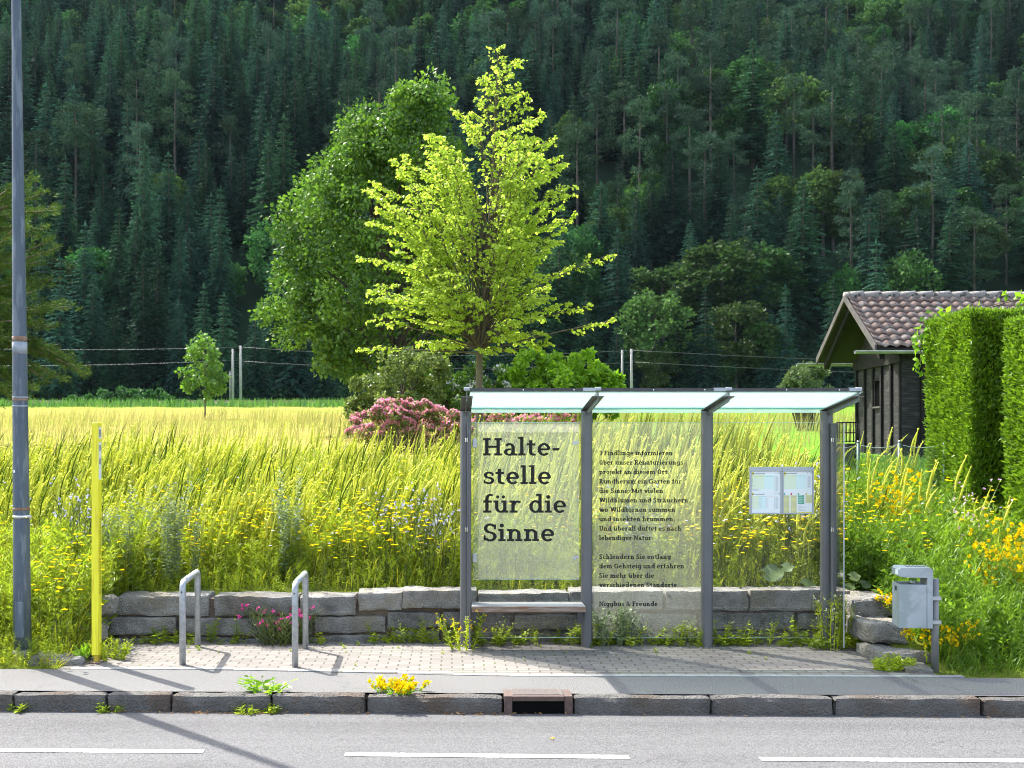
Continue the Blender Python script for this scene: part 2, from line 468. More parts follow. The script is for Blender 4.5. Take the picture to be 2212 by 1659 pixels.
def ground_mat():
    m, nt, b = new_mat('meadow_ground'); b.inputs['Roughness'].default_value = 1.0
    b.inputs['Specular IOR Level'].default_value = 0.0
    v = coords(nt)
    f = noise_fac(nt, coords(nt, (0.25, 1.0, 1)), 0.16, 6, 0.35, 0.65)
    far = mixc(nt, f, (0.22, 0.26, 0.05), (0.34, 0.27, 0.085))
    f2 = noise_fac(nt, v, 3.5, 6, 0.3, 0.7)
    far = mixc(nt, f2, mixc(nt, 0.35, far, (0.13, 0.17, 0.015)), far)
    sx = nt.nodes.new('ShaderNodeSeparateXYZ'); lk(nt, v, sx.inputs[0])
    nearf = nt.nodes.new('ShaderNodeMapRange'); nearf.inputs[1].default_value = 16; nearf.inputs[2].default_value = 24
    lk(nt, sx.outputs[1], nearf.inputs[0])
    col = mixc(nt, nearf.outputs[0], mixc(nt, f2, (0.09, 0.12, 0.02), (0.15, 0.18, 0.03)), far)
    gr = nt.nodes.new('ShaderNodeMapRange'); gr.inputs[1].default_value = 112; gr.inputs[2].default_value = 128
    lk(nt, sx.outputs[1], gr.inputs[0])
    col = mixc(nt, gr.outputs[0], col, mixc(nt, f2, (0.05, 0.13, 0.02), (0.10, 0.22, 0.03)))
    rt = nt.nodes.new('ShaderNodeMapRange'); rt.inputs[1].default_value = 4.2; rt.inputs[2].default_value = 5.2
    lk(nt, sx.outputs[0], rt.inputs[0])
    ry = nt.nodes.new('ShaderNodeMapRange'); ry.inputs[1].default_value = 13.5; ry.inputs[2].default_value = 15; lk(nt, sx.outputs[1], ry.inputs[0])
    rm = nd(nt, 'ShaderNodeMath', operation='MULTIPLY'); lk(nt, rt.outputs[0], rm.inputs[0]); lk(nt, ry.outputs[0], rm.inputs[1])
    col = mixc(nt, rm.outputs[0], col, mixc(nt, f2, (0.09, 0.19, 0.02), (0.14, 0.27, 0.03)))
    lk(nt, col, b.inputs['Base Color'])
    add_bump(nt, b, f2, 0.5, 0.1)
    return m
MT['ground'] = ground_mat()
MT['hill'] = simple('forest_floor', (0.012, 0.026, 0.014), (0.02, 0.042, 0.02), 0.1, 1.0, spec=0.0)

def glass_mat(name, tint, frost=0.0, gloss=0.06, tfade=None):
    """thin pane: mostly see-through, a little reflection, and a frosted (scattering) share"""
    m = bpy.data.materials.new(name); m.use_nodes = True; nt = m.node_tree
    nt.nodes.remove(nt.nodes['Principled BSDF']); out = nt.nodes['Material Output']
    tr = nt.nodes.new('ShaderNodeBsdfTransparent'); tr.inputs[0].default_value = rgba(tint)
    gl = nt.nodes.new('ShaderNodeBsdfGlossy'); gl.inputs['Roughness'].default_value = 0.03
    lw = nd(nt, 'ShaderNodeLayerWeight', Blend=0.25)
    mr = nt.nodes.new('ShaderNodeMapRange'); mr.inputs[3].default_value = gloss; mr.inputs[4].default_value = 0.6
    lk(nt, lw.outputs['Fresnel'], mr.inputs[0])
    mx = nt.nodes.new('ShaderNodeMixShader'); lk(nt, mr.outputs[0], mx.inputs[0]); lk(nt, tr.outputs[0], mx.inputs[1]); lk(nt, gl.outputs[0], mx.inputs[2])
    if frost > 0:
        tl = nt.nodes.new('ShaderNodeBsdfTranslucent'); tl.inputs[0].default_value = (0.90, 0.93, 0.80, 1)
        df = nt.nodes.new('ShaderNodeBsdfDiffuse'); df.inputs[0].default_value = (0.62, 0.68, 0.66, 1)
        fm = nt.nodes.new('ShaderNodeMixShader'); fm.inputs[0].default_value = 0.18; lk(nt, tl.outputs[0], fm.inputs[1]); lk(nt, df.outputs[0], fm.inputs[2])
        m2 = nt.nodes.new('ShaderNodeMixShader')
        v = coords(nt)
        nf = noise_fac(nt, v, 2.0, 3, 0.2, 0.8)
        r2 = nt.nodes.new('ShaderNodeMapRange'); r2.inputs[3].default_value = frost * 0.85; r2.inputs[4].default_value = frost * 1.15
        lk(nt, nf, r2.inputs[0])
        fac = r2.outputs[0]
        if tfade is not None:
            sx = nt.nodes.new('ShaderNodeSeparateXYZ'); lk(nt, v, sx.inputs[0])
            mz = nt.nodes.new('ShaderNodeMapRange'); mz.inputs[1].default_value = tfade[0]; mz.inputs[2].default_value = tfade[1]
            lk(nt, sx.outputs[2], mz.inputs[0])
            mu = nd(nt, 'ShaderNodeMath', operation='MULTIPLY'); lk(nt, mz.outputs[0], mu.inputs[0]); lk(nt, fac, mu.inputs[1]); fac = mu.outputs[0]
        lk(nt, fac, m2.inputs[0]); lk(nt, mx.outputs[0], m2.inputs[1]); lk(nt, fm.outputs[0], m2.inputs[2]); mx = m2
    lk(nt, mx.outputs[0], out.inputs[0])
    return m
MT['glass'] = glass_mat('clear_glass', (0.985, 0.995, 0.99), 0.0, 0.012)
MT['glass_mid'] = glass_mat('clear_glass_hazed', (0.985, 0.995, 0.99), 0.065, 0.010)
MT['glass_frost'] = glass_mat('frosted_panel', (0.98, 0.99, 0.985), 0.20, 0.012)
MT['glass_edge'] = simple('glass_edge', (0.45, 0.62, 0.56), rough=0.15)

def roof_glass():
    m = bpy.data.materials.new('frosted_roof_glass'); m.use_nodes = True; nt = m.node_tree
    nt.nodes.remove(nt.nodes['Principled BSDF']); out = nt.nodes['Material Output']
    tl = nt.nodes.new('ShaderNodeBsdfTranslucent'); tl.inputs[0].default_value = (0.44, 0.56, 0.54, 1)
    df = nt.nodes.new('ShaderNodeBsdfDiffuse'); df.inputs[0].default_value = (0.58, 0.70, 0.68, 1)
    m1 = nt.nodes.new('ShaderNodeMixShader'); m1.inputs[0].default_value = 0.3; lk(nt, tl.outputs[0], m1.inputs[1]); lk(nt, df.outputs[0], m1.inputs[2])
    tr = nt.nodes.new('ShaderNodeBsdfTransparent'); tr.inputs[0].default_value = (0.85, 0.97, 0.94, 1)
    m2 = nt.nodes.new('ShaderNodeMixShader'); m2.inputs[0].default_value = 0.42; lk(nt, m1.outputs[0], m2.inputs[1]); lk(nt, tr.outputs[0], m2.inputs[2])
    lk(nt, m2.outputs[0], out.inputs[0])
    return m
MT['roof_glass'] = roof_glass()
MT['roof_teal'] = simple('green_glass_band', (0.20, 0.52, 0.45), rough=0.3)

# foliage
LF = {}
LF['linden'] = leaf_mat('linden_leaves', (0.30, 0.44, 0.035), (0.56, 0.71, 0.09), 0.62, 0.015, 0.35)
LF['darktree'] = leaf_mat('dark_tree_leaves', (0.035, 0.10, 0.010), (0.15, 0.29, 0.025), 0.42, 0.03, 0.42)
LF['young'] = leaf_mat('young_tree_leaves', (0.08, 0.20, 0.015), (0.14, 0.29, 0.02), 0.5, 0.05)
LF['olive'] = leaf_mat('olive_shrub_leaves', (0.09, 0.15, 0.025), (0.22, 0.28, 0.06), 0.4, 0.03)
LF['bright'] = leaf_mat('bright_shrub_leaves', (0.12, 0.27, 0.012), (0.27, 0.48, 0.022), 0.5, 0.02)
LF['pine'] = leaf_mat('pine_needles', (0.022, 0.060, 0.012), (0.095, 0.16, 0.022), 0.3, 0.012)
LF['spruce'] = leaf_mat('spruce_needles', (0.010, 0.036, 0.022), (0.030, 0.088, 0.046), 0.25, 0.008, 0.5, 0.5)
LF['hillpine'] = leaf_mat('hill_pine_needles', (0.018, 0.046, 0.026), (0.046, 0.094, 0.050), 0.2, 0.008, 0.5, 0.4)
LF['hillleaf'] = leaf_mat('hill_broad_leaves', (0.030, 0.080, 0.018), (0.062, 0.14, 0.030), 0.35, 0.01, 0.5, 0.45)
LF['pale'] = leaf_mat('pale_foliage', (0.07, 0.12, 0.035), (0.13, 0.19, 0.06), 0.35, 0.03)
LF['hedge'] = leaf_mat('thuja_sprays', (0.085, 0.185, 0.01), (0.215, 0.36, 0.015), 0.45, 0.02)
LF['lowhedge'] = leaf_mat('low_hedge_leaves', (0.025, 0.085, 0.018), (0.06, 0.16, 0.03), 0.3, 0.03)
LF['grass'] = leaf_mat('meadow_grass', (0.26, 0.31, 0.012), (0.60, 0.55, 0.05), 0.58, 0.02, 0.4)
LF['herb'] = leaf_mat('herb_leaves', (0.15, 0.24, 0.012), (0.42, 0.51, 0.03), 0.57, 0.02)
LF['spike'] = leaf_mat('seed_spikes', (0.25, 0.31, 0.018), (0.72, 0.74, 0.12), 0.56, 0.02)
LF['dry'] = leaf_mat('golden_grass', (0.23, 0.27, 0.045), (0.48, 0.39, 0.14), 0.45, 0.02)
LF['stemdark'] = leaf_mat('dark_stems', (0.05, 0.075, 0.02), (0.10, 0.13, 0.03), 0.2, 0.03)
LF['silver'] = leaf_mat('silvery_leaves', (0.12, 0.18, 0.065), (0.27, 0.34, 0.16), 0.38, 0.02)
LF['yellow'] = leaf_mat('yellow_petals', (0.72, 0.46, 0.004), (0.85, 0.66, 0.01), 0.35, 0.0)
LF['blue'] = leaf_mat('pale_blue_petals', (0.36, 0.38, 0.72), (0.60, 0.60, 0.85), 0.35, 0.0)
LF['pink'] = leaf_mat('pink_rose_petals', (0.78, 0.26, 0.40), (0.95, 0.56, 0.67), 0.35, 0.0)
LF['magenta'] = leaf_mat('magenta_petals', (0.50, 0.04, 0.22), (0.70, 0.12, 0.36), 0.3, 0.0)
LF['white'] = leaf_mat('white_petals', (0.65, 0.65, 0.62), (0.85, 0.85, 0.83), 0.3, 0.0)
LF['mallow'] = leaf_mat('mallow_petals', (0.58, 0.38, 0.52), (0.78, 0.62, 0.74), 0.35, 0.0)
LF['underg'] = leaf_mat('undergrowth_leaves', (0.014, 0.040, 0.018), (0.034, 0.086, 0.034), 0.3, 0.005)
LF['darkspike'] = leaf_mat('dark_spikes', (0.07, 0.13, 0.014), (0.18, 0.27, 0.03), 0.4, 0.0)
LF['greenherb'] = leaf_mat('green_herb_leaves', (0.07, 0.16, 0.012), (0.24, 0.40, 0.022), 0.52, 0.02)
LF['crop'] = leaf_mat('green_crop', (0.05, 0.14, 0.02), (0.13, 0.27, 0.04), 0.4, 0.03)

# ------------------------------------------------------------ terrain, road, pavement
POCKET = (-3.60, 4.22, 12.50)          # the bus-stop recess cut into the bank
def bank(Y):
    return np.interp(Y, [9.0, 10.55, 11.0, 12.5, 13.2, 17, 22, 160, 176, 520], [-0.25, -0.06, 0.03, 0.42, 0.54, 1.22, 1.80, 8.1, 8.7, 8.7 + 344 * 0.72])
def gz(X, Y):
    X = np.asarray(X, float); Y = np.asarray(Y, float)
    z = bank(Y) + 0.05 * np.sin(X * 0.9 + Y * 0.3) * np.clip((Y - 12.6) / 3, 0, 1)
    inp = (X > POCKET[0]) & (X < POCKET[1]) & (Y < POCKET[2])
    return np.where(inp, np.minimum(z, -0.06), z)

def grid_mesh(xs, ys, zf):
    X, Y = np.meshgrid(xs, ys)
    Z = zf(X, Y)
    V = np.stack([X, Y, Z], 2).reshape(-1, 3)
    nx, ny = len(xs), len(ys)
    i, j = np.meshgrid(np.arange(nx - 1), np.arange(ny - 1))
    a = (j * nx + i).ravel()
    Fq = np.stack([a, a + 1, a + nx + 1, a + nx], 1)
    return V, Fq

xs = np.unique(np.concatenate([np.linspace(-420, -40, 20), np.linspace(-40, -9, 20), np.linspace(-9, 9, 73), np.array([POCKET[0] - .01, POCKET[0] + .01, POCKET[1] - .01, POCKET[1] + .01]), np.linspace(9, 40, 20), np.linspace(40, 420, 20)]))
ys = np.unique(np.concatenate([np.array([-40, -10, 5, 8.8, 9.2, 9.6]), np.linspace(10, 13, 25), np.array([POCKET[2] - .01, POCKET[2] + .01]), np.linspace(13.2, 24, 28), np.linspace(25, 60, 24), np.linspace(62, 176, 40)]))
V, Fq = grid_mesh(xs, ys, gz)
me = bpy.data.meshes.new('ground'); me.from_pydata(V.tolist(), [], Fq.tolist())
tag(link_mesh('ground', me, MT['ground']), None, None, kind='structure')

def hz(X, Y):
    d = np.clip(Y - 174, 0, None)
    n = 9 * np.sin(X * 0.018 + 1.3) + 5 * np.sin(X * 0.047 + Y * 0.02) + 4 * np.sin(Y * 0.06 + X * 0.011)
    return 8.45 + d * 0.70 + n * np.clip(d / 60, 0, 1)
V, Fq = grid_mesh(np.linspace(-420, 420, 61), np.concatenate([[173.5], np.linspace(176, 520, 50)]), hz)
me = bpy.data.meshes.new('hillside'); me.from_pydata(V.tolist(), [], Fq.tolist())
tag(link_mesh('hillside', me, MT['hill']), None, None, kind='structure')

KA = -0.026                             # the kerb runs slightly closer towards the right
def KY(X): return 9.575 + KA * X        # front face of the kerb
ROADZ = -0.14
def strip(name, poly, mat, kind='structure', parent=None, z=None):
    p = PB(); p.add(poly, [tuple(range(len(poly)))])
    o = p.build(name, mat, parent, recalc=False)
    if parent is None: tag(o, None, None, kind=kind)
    return o
L = 60
road = strip('road', [(-L, -40, ROADZ), (L, -40, ROADZ), (L, KY(L) + .05, ROADZ), (-L, KY(-L) + .05, ROADZ)], MT['road'])
# dashed line
p = PB()
def dash(xa, xb, ya, yb, w):
    a, b = gnd(xa, ya, ROADZ + .004), gnd(xb, yb, ROADZ + .004)
    p.add([a, b, (b.x, b.y - w, b.z), (a.x, a.y - w, a.z)], [(0, 1, 2, 3)])
dash(-640, 443, 1612, 1619, .10); dash(746, 1357, 1625, 1631, .10); dash(1638, 2700, 1635, 1642, .10)
p.build('lane_marking', MT['paint'], road, recalc=False)

bl = [(-1500, 1445), (0, 1445), (430, 1447), (700, 1452), (1060, 1461), (1944, 1463), (2212, 1465), (3600, 1468)]
bp = [gnd(x, y) for x, y in bl]
def BY(X): return np.interp(X, [q.x for q in bp], [q.y for q in bp])
xs_ = np.linspace(-12, 12, 49)
poly = [(x, KY(x) + .14, 0.0) for x in xs_] + [(x, float(BY(x)), 0.0) for x in xs_[::-1]]
p = PB()
n = len(xs_)
for i in range(n - 1):
    p.add([(xs_[i], KY(xs_[i]) + .13, 0), (xs_[i + 1], KY(xs_[i + 1]) + .13, 0), (xs_[i + 1], float(BY(xs_[i + 1])), 0), (xs_[i], float(BY(xs_[i])), 0)], [(0, 1, 2, 3)])
tag(p.build('pavement', MT['pave_asphalt'], recalc=False), None, None, kind='structure')
p = PB()
for i in range(n - 1):
    xa, xb = xs_[i], xs_[i + 1]
    if xa < -3.7 or xb > 4.6: continue
    p.box(xa, xb, float(BY(xa)) + .002, float(BY(xa)) + .085, -.05, .005)
tag(p.build('edging_strip', MT['edging']), None, None, kind='structure')
p = PB()
XP = np.linspace(-3.62, 4.3, 30)
for i in range(len(XP) - 1):
    xa, xb = XP[i], XP[i + 1]
    p.add([(xa, float(BY(xa)) + .02, .001), (xb, float(BY(xb)) + .02, .001), (xb, 12.5, .001), (xa, 12.5, .001)], [(0, 1, 2, 3)])
tag(p.build('brick_paving', MT['paving'], recalc=False), None, None, kind='structure')

# stones
def stone_geo(sx, sy, sz, seed, rough=0.02, cut=(7, 3, 3), rnd=0.03):
    bm = bmesh.new(); bmesh.ops.create_cube(bm, size=1)
    ex = [e for e in bm.edges if abs((e.verts[0].co - e.verts[1].co).x) > .5]
    ey = [e for e in bm.edges if abs((e.verts[0].co - e.verts[1].co).y) > .5]
    ez = [e for e in bm.edges if abs((e.verts[0].co - e.verts[1].co).z) > .5]
    for es, k in ((ex, cut[0]), (ey, cut[1]), (ez, cut[2])):
        pass
    bmesh.ops.subdivide_edges(bm, edges=ex, cuts=cut[0], use_grid_fill=True)
    ey = [e for e in bm.edges if abs((e.verts[0].co - e.verts[1].co).y) > .5]
    bmesh.ops.subdivide_edges(bm, edges=ey, cuts=cut[1], use_grid_fill=True)
    ez = [e for e in bm.edges if abs((e.verts[0].co - e.verts[1].co).z) > .5]
    bmesh.ops.subdivide_edges(bm, edges=ez, cuts=cut[2], use_grid_fill=True)
    for v in bm.verts:
        q = Vector((v.co.x * sx, v.co.y * sy, v.co.z * sz))
        # round the arrises a little
        d = [sx / 2 - abs(q.x), sy / 2 - abs(q.y), sz / 2 - abs(q.z)]
        near = sum(1 for t in d if t < 1e-4)
        if near >= 2:
            k = rnd * (0.6 + 0.8 * abs(noise.noise(q * 6 + Vector((seed, 0, 0)))))
            for a in range(3):
                if d[a] < 1e-4: q[a] -= math.copysign(k, q[a])
        s = Vector((seed * 3.7, seed * 1.3, seed * 2.1))
        nvec = Vector((noise.noise(q * 3.0 + s), noise.noise(q * 3.0 + s + Vector((9, 0, 0))), noise.noise(q * 3.0 + s + Vector((0, 9, 0)))))
        nv2 = Vector((noise.noise(q * 13 + s), noise.noise(q * 13 + s + Vector((5, 0, 0))), noise.noise(q * 13 + s + Vector((0, 5, 0)))))
        q += nvec * rough * 1.6 + nv2 * rough * 0.9
        v.co = q
    bm.verts.index_update()
    r = [v.co.copy() for v in bm.verts], [[v.index for v in f.verts] for f in bm.faces]
    bm.free()
    return r

def stone_into(p, x0, x1, y0, y1, z0, z1, seed, rough=.02, rz=0.0, cut=(7, 3, 3), rnd=.03, tiltx=0.0):
    vs, fs = stone_geo(x1 - x0, y1 - y0, z1 - z0, seed, rough, cut, rnd)
    c, s = math.cos(rz), math.sin(rz)
    m = Vector(((x0 + x1) / 2, (y0 + y1) / 2, (z0 + z1) / 2))
    p.add([(m.x + v.x * c - v.y * s, m.y + v.x * s + v.y * c, m.z + v.z + v.x * tiltx) for v in vs], fs, 0, False)
    return p

p = PB()
jx = [-2400, -2000, -1560, -1100, -700, -330, 22, 226, 367, 585, 790, 1086]
jr = [1238, 1532, 1794, 2108, 2480, 2900, 3400]
def kx(xd): return (xd - CX) / F * 9.6
for i, (a, b) in enumerate(list(zip(jx[:-1], jx[1:])) + list(zip(jr[:-1], jr[1:]))):
    xa, xb = kx(a) + .0035, kx(b) - .0035
    ym = KY((xa + xb) / 2)
    stone_into(p, xa, xb, ym, ym + .155, ROADZ - .08, 0.004 + .006 * random.uniform(-1, 1), 20 + i, .0065, KA, (16, 2, 4), .014)
tag(p.build('kerb', MT['kerb']), None, None, kind='structure')
strip('kerb_bedding', [(-12, KY(-12) + .012, -.03), (12, KY(12) + .012, -.03), (12, KY(12) + .16, -.012), (-12, KY(-12) + .16, -.012)], MT['void'])

# ------------------------------------------------------------ dry stone wall
wall = thing('dry_stone_wall', 'low dry stone wall of long grey blocks curving around the paved bus stop', 'stone wall', (0.3, 12.4, 0))
WY = 12.27
def wst(xa, xb, yt, yb_, seed, dy=0.0, dep=.34, rough=.018, tilt=0.0):
    a, b = px(xa, yt, WY + dy), px(xb, yb_, WY + dy)
    q = PB(); stone_into(q, a.x, b.x, WY + dy, WY + dy + dep, b.z, a.z, seed, rough, 0, (max(5, int((b.x - a.x) / .045)), 4, 6), .008, tilt)
    return q.build('stone_block', MT['stone'], wall)
top = [(247, 450, 1288, 1331), (462, 644, 1287, 1331), (646, 768, 1288, 1331), (771, 868, 1279, 1318), (870, 1030, 1276, 1316), (1034, 1229, 1281, 1320), (1232, 1432, 1276, 1318), (1436, 1617, 1276, 1319), (1620, 1838, 1275, 1320)]
mid = [(232, 380, 1334, 1373), (388, 582, 1335, 1373), (586, 674, 1334, 1372), (678, 834, 1331, 1367), (837, 950, 1322, 1358), (956, 1022, 1321, 1358), (1026, 1104, 1324, 1361), (1110, 1262, 1327, 1362), (1267, 1368, 1322, 1360), (1372, 1505, 1324, 1361), (1509, 1716, 1322, 1361), (1721, 1846, 1322, 1360)]
bot = [(240, 430, 1378, 1402), (433, 640, 1377, 1402), (644, 700, 1377, 1400), (690, 842, 1371, 1396), (846, 952, 1364, 1393), (957, 1012, 1363, 1392), (1016, 1262, 1364, 1392), (1266, 1500, 1364, 1391), (1504, 1846, 1364, 1391)]
sd = 100
for (xa, xb, yt, yb_) in top: sd += 1; wst(xa, xb, yt, yb_, sd, random.uniform(-.02, .03) , .40, .012)
for (xa, xb, yt, yb_) in mid: sd += 1; wst(xa, xb, yt, yb_, sd, random.uniform(0, .03), .30, .011)
for (xa, xb, yt, yb_) in bot: sd += 1; wst(xa, xb, yt, yb_, sd, random.uniform(.0, .04), .28, .014)
# left return, partly overgrown
def wst3(x, y, z, sx, sy, sz, rz, seed, rough=.025, name='stone_block'):
    q = PB(); stone_into(q, x - sx / 2, x + sx / 2, y - sy / 2, y + sy / 2, z, z + sz, seed, rough, rz, (6, 5, 4), .025)
    return q.build(name, MT['stone'], wall)
wst3(-3.70, 12.12, .30, .40, .50, .19, R(25), 201)
wst3(-3.72, 11.98, .08, .36, .50, .20, R(18), 202)
wst3(-3.80, 11.72, -.05, .30, .40, .14, R(20), 203)
# right return: stepping down to the pavement
def slab(x0, x1, y0, y1, z0, z1, seed, rz=0.0, rough=.020):
    q = PB(); stone_into(q, x0, x1, y0, y1, z0, z1, seed, rough, rz, (7, 8, 5), .014); return q.build('stone_block', MT['stone'], wall)
slab(4.05, 4.48, 11.92, 12.60, .30, .50, 211, R(-2))
slab(4.06, 4.42, 12.0, 12.6, .05, .28, 214)
slab(4.00, 4.40, 11.33, 12.02, .125, .325, 212, R(2))
slab(4.10, 4.40, 11.45, 12.0, -.06, .115, 215)
slab(3.97, 4.43, 10.92, 11.56, -.07, .118, 213, R(5))
slab(4.08, 4.33, 10.55, 10.93, -.07, .045, 216, R(-4), .014)
# mortar and soil behind the joints
q = PB(); q.box(-3.5, 4.3, 12.36, 12.52, -.05, .44); q.build('joint_fill', MT['soil'], wall)

b = PB(); stone_into(b, -3.98, -3.46, 10.9, 11.32, -.06, .075, 301, .03, R(4), (8, 6, 3), .03)
tag(b.build('boulder', MT['stone'], loc=gnd(125, 1435)), 'flat pale boulder lying between the lamp post and the yellow marker post', 'boulder')
b = PB(); stone_into(b, -3.86, -3.76, 10.9, 11.0, -.01, .085, 303, .012, R(30), (4, 4, 4), .02)
tag(b.build('field_stone', simple('brown_stone', (0.30, 0.21, 0.14), (0.22, 0.15, 0.10), 20, .9), loc=(-3.81, 10.95, 0)), 'small brown round stone at the foot of the lamp post', 'stone')

# ------------------------------------------------------------ slab-serif lettering
def glyphs(W=.185, T=.125):
    xh = .70
    G = {}
    def st(x, y0, y1, w=W): return [(x, y0), (x + w, y0), (x + w, y1), (x, y1)]
    def hb(x0, x1, y, h=T): return [(x0, y), (x1, y), (x1, y + h), (x0, y + h)]
    def arc(cx, cy, rx, ry, a0, a1, w=W, t=T):
        n = max(3, int(abs(a1 - a0) / 15)); out = []
        for k in range(n):
            A, B = R(a0 + (a1 - a0) * k / n), R(a0 + (a1 - a0) * (k + 1) / n)
            f = lambda a, rx_, ry_: (cx + rx_ * math.cos(a), cy + ry_ * math.sin(a))
            out.append([f(A, rx - w, ry - t), f(A, rx, ry), f(B, rx, ry), f(B, rx - w, ry - t)])
        return out
    def dg(x0, y0, x1, y1, w=W): return [(x0, y0), (x0 + w, y0), (x1 + w, y1), (x1, y1)]
    def dot(cx, cy, r=.115): return [(cx + r * math.cos(R(a)), cy + r * math.sin(R(a))) for a in range(0, 360, 30)]
    tl = lambda x=0, y=xh - T: hb(x, x + .12, y)
    uml = lambda c: [dot(c - .16, .90, .09), dot(c + .16, .90, .09)]
    n_ = [st(.1, 0, xh), tl(), hb(0, .39, 0), hb(.44, .82, 0), st(.72 - W, 0, .42)] + arc(.41, .42, .31, .28, 0, 180)
    G['n'] = (n_, .87)
    G['h'] = ([st(.1, 0, 1.08), hb(0, .12, 1.08 - T), hb(0, .39, 0), hb(.44, .82, 0), st(.72 - W, 0, .42)] + arc(.41, .42, .31, .28, 0, 180), .87)
    G['m'] = ([st(.1, 0, xh), tl(), hb(0, .36, 0), hb(.41, .79, 0), hb(.84, 1.22, 0), st(.69 - W, 0, .42), st(1.12 - W, 0, .42)] + arc(.395, .42, .295, .28, 0, 180) + arc(.82, .42, .30, .28, 0, 180), 1.27)
    G['r'] = ([st(.1, 0, xh), tl(), hb(0, .44, 0)] + arc(.44, .40, .30, .30, 45, 180), .66)
    u_ = [st(.1, .27, xh), hb(0, .12, xh - T), st(.54, 0, xh), hb(.44, .56, xh - T), hb(.72, .82, 0)] + arc(.412, .28, .312, .29, 180, 360)
    G['u'] = (u_, .87); G['ü'] = (u_ + uml(.40), .87)
    G['i'] = ([st(.1, 0, xh), tl(), hb(0, .39, 0), dot(.19, .90)], .44)
    G['j'] = ([st(.1, -.1, xh), tl(), dot(.19, .90)] + arc(-.01, -.1, .295, .2, 240, 360), .40)
    G['l'] = ([st(.1, 0, 1.08), hb(0, .12, 1.08 - T), hb(0, .39, 0)], .44)
    G['t'] = ([st(.12, .18, .88), hb(0, .46, xh - T)] + arc(.36, .19, .24, .20, 180, 310), .54)
    G['f'] = ([st(.12, 0, .80), hb(0, .48, xh - T), hb(0, .46, 0)] + arc(.41, .79, .29, .29, 55, 180), .54)
    G['o'] = (arc(.37, .35, .35, .37, 0, 360), .78)
    G['e'] = (arc(.37, .35, .35, .37, 0, 318) + [hb(.12, .66, .30, .11)], .76)
    G['c'] = (arc(.37, .35, .35, .37, 50, 318) + [st(.50, .43, .66, .11)], .68)
    a_ = [st(.44, .0, .47), hb(.60, .76, 0)] + arc(.335, .45, .29, .27, 0, 150) + arc(.325, .20, .29, .215, 60, 360, W, .105) + arc(.325, .20, .29, .215, 0, 60, .1, .105)
    G['a'] = (a_, .79); G['ä'] = (a_ + uml(.34), .79)
    G['b'] = ([st(.1, 0, 1.08), hb(0, .12, 1.08 - T)] + arc(.44, .35, .34, .37, 0, 360), .84)
    G['d'] = ([st(.54, 0, 1.08), hb(.42, .56, 1.08 - T), hb(.70, .83, 0)] + arc(.385, .35, .345, .37, 0, 360), .87)
    G['g'] = ([st(.52, -.08, xh), hb(.68, .82, xh - T)] + arc(.38, .36, .345, .36, 0, 360) + arc(.385, -.08, .32, .22, 195, 360), .84)
    G['p'] = ([st(.1, -.3, xh), tl(), hb(0, .40, -.3)] + arc(.44, .35, .34, .37, 0, 360), .84)
    G['k'] = ([st(.1, 0, 1.08), hb(0, .12, 1.08 - T), hb(0, .38, 0), dg(.26, .28, .56, xh - .05), dg(.62, 0, .36, .42), hb(.48, .82, xh - T), hb(.48, .88, 0)], .89)
    G['s'] = (arc(.31, .515, .27, .205, 30, 270, .17, .115) + arc(.31, .205, .29, .215, -150, 90, .17, .115) + [st(.46, .47, .66, .1), st(.03, .04, .23, .1)], .64)
    v_ = [dg(.31, 0, .07, xh), dg(.31, 0, .58, xh), hb(-.02, .33, xh - T), hb(.47, .80, xh - T)]
    G['v'] = (v_, .80)
    G['w'] = ([dg(.27, 0, .07, xh), dg(.27, 0, .48, xh), dg(.72, 0, .48, xh), dg(.72, 0, .95, xh), hb(-.02, .32, xh - T), hb(.84, 1.16, xh - T)], 1.16)
    G['z'] = ([hb(.04, .6, 0), hb(.04, .6, xh - T), dg(.04, .1, .40, .6), st(.52, 0, .22, .1), st(.04, .5, .7, .1)], .68)
    G['H'] = ([st(.11, 0, 1), st(.72, 0, 1), hb(.2, .8, .44), hb(0, .41, 0), hb(0, .41, 1 - T), hb(.61, 1.02, 0), hb(.61, 1.02, 1 - T)], 1.07)
    G['S'] = (arc(.37, .735, .33, .285, 25, 270, W, T) + arc(.37, .27, .35, .29, -155, 90, W, T) + [st(.57, .68, .96, .11), st(.03, .04, .34, .11)], .78)
    G['F'] = ([st(.11, 0, 1), hb(0, .76, 1 - T), hb(.2, .58, .45), hb(0, .46, 0), st(.65, .74, 1, .11), st(.52, .38, .64, .1)], .80)
    G['R'] = ([st(.11, 0, 1), hb(0, .45, 1 - T), hb(.2, .5, .43), hb(0, .42, 0), dg(.60, 0, .38, .48), hb(.58, .95, 0)] + arc(.44, .715, .32, .285, -90, 90), .95)
    G['O'] = (arc(.47, .5, .45, .52, 0, 360), .99)
    G['G'] = (arc(.47, .5, .45, .52, 48, 345) + [st(.68, .05, .46), hb(.54, .94, .38), st(.70, .68, .96, .11)], 1.0)
    G['M'] = ([st(.12, 0, 1), st(.98, 0, 1), dg(.55, .12, .14, 1), dg(.55, .12, .96, 1), hb(0, .42, 0), hb(0, .2, 1 - T), hb(.86, 1.28, 0), hb(1.1, 1.28, 1 - T)], 1.32)
    G['W'] = ([dg(.34, 0, .10, 1), dg(.34, 0, .58, 1), dg(.90, 0, .58, 1), dg(.90, 0, 1.14, 1), hb(-.02, .38, 1 - T), hb(1.02, 1.40, 1 - T)], 1.40)
    G['I'] = ([st(.11, 0, 1), hb(0, .41, 0), hb(0, .41, 1 - T)], .48)
    G['U'] = ([st(.11, .32, 1), st(.70, .32, 1), hb(0, .40, 1 - T), hb(.60, .99, 1 - T)] + arc(.498, .33, .388, .34, 180, 360), 1.02)
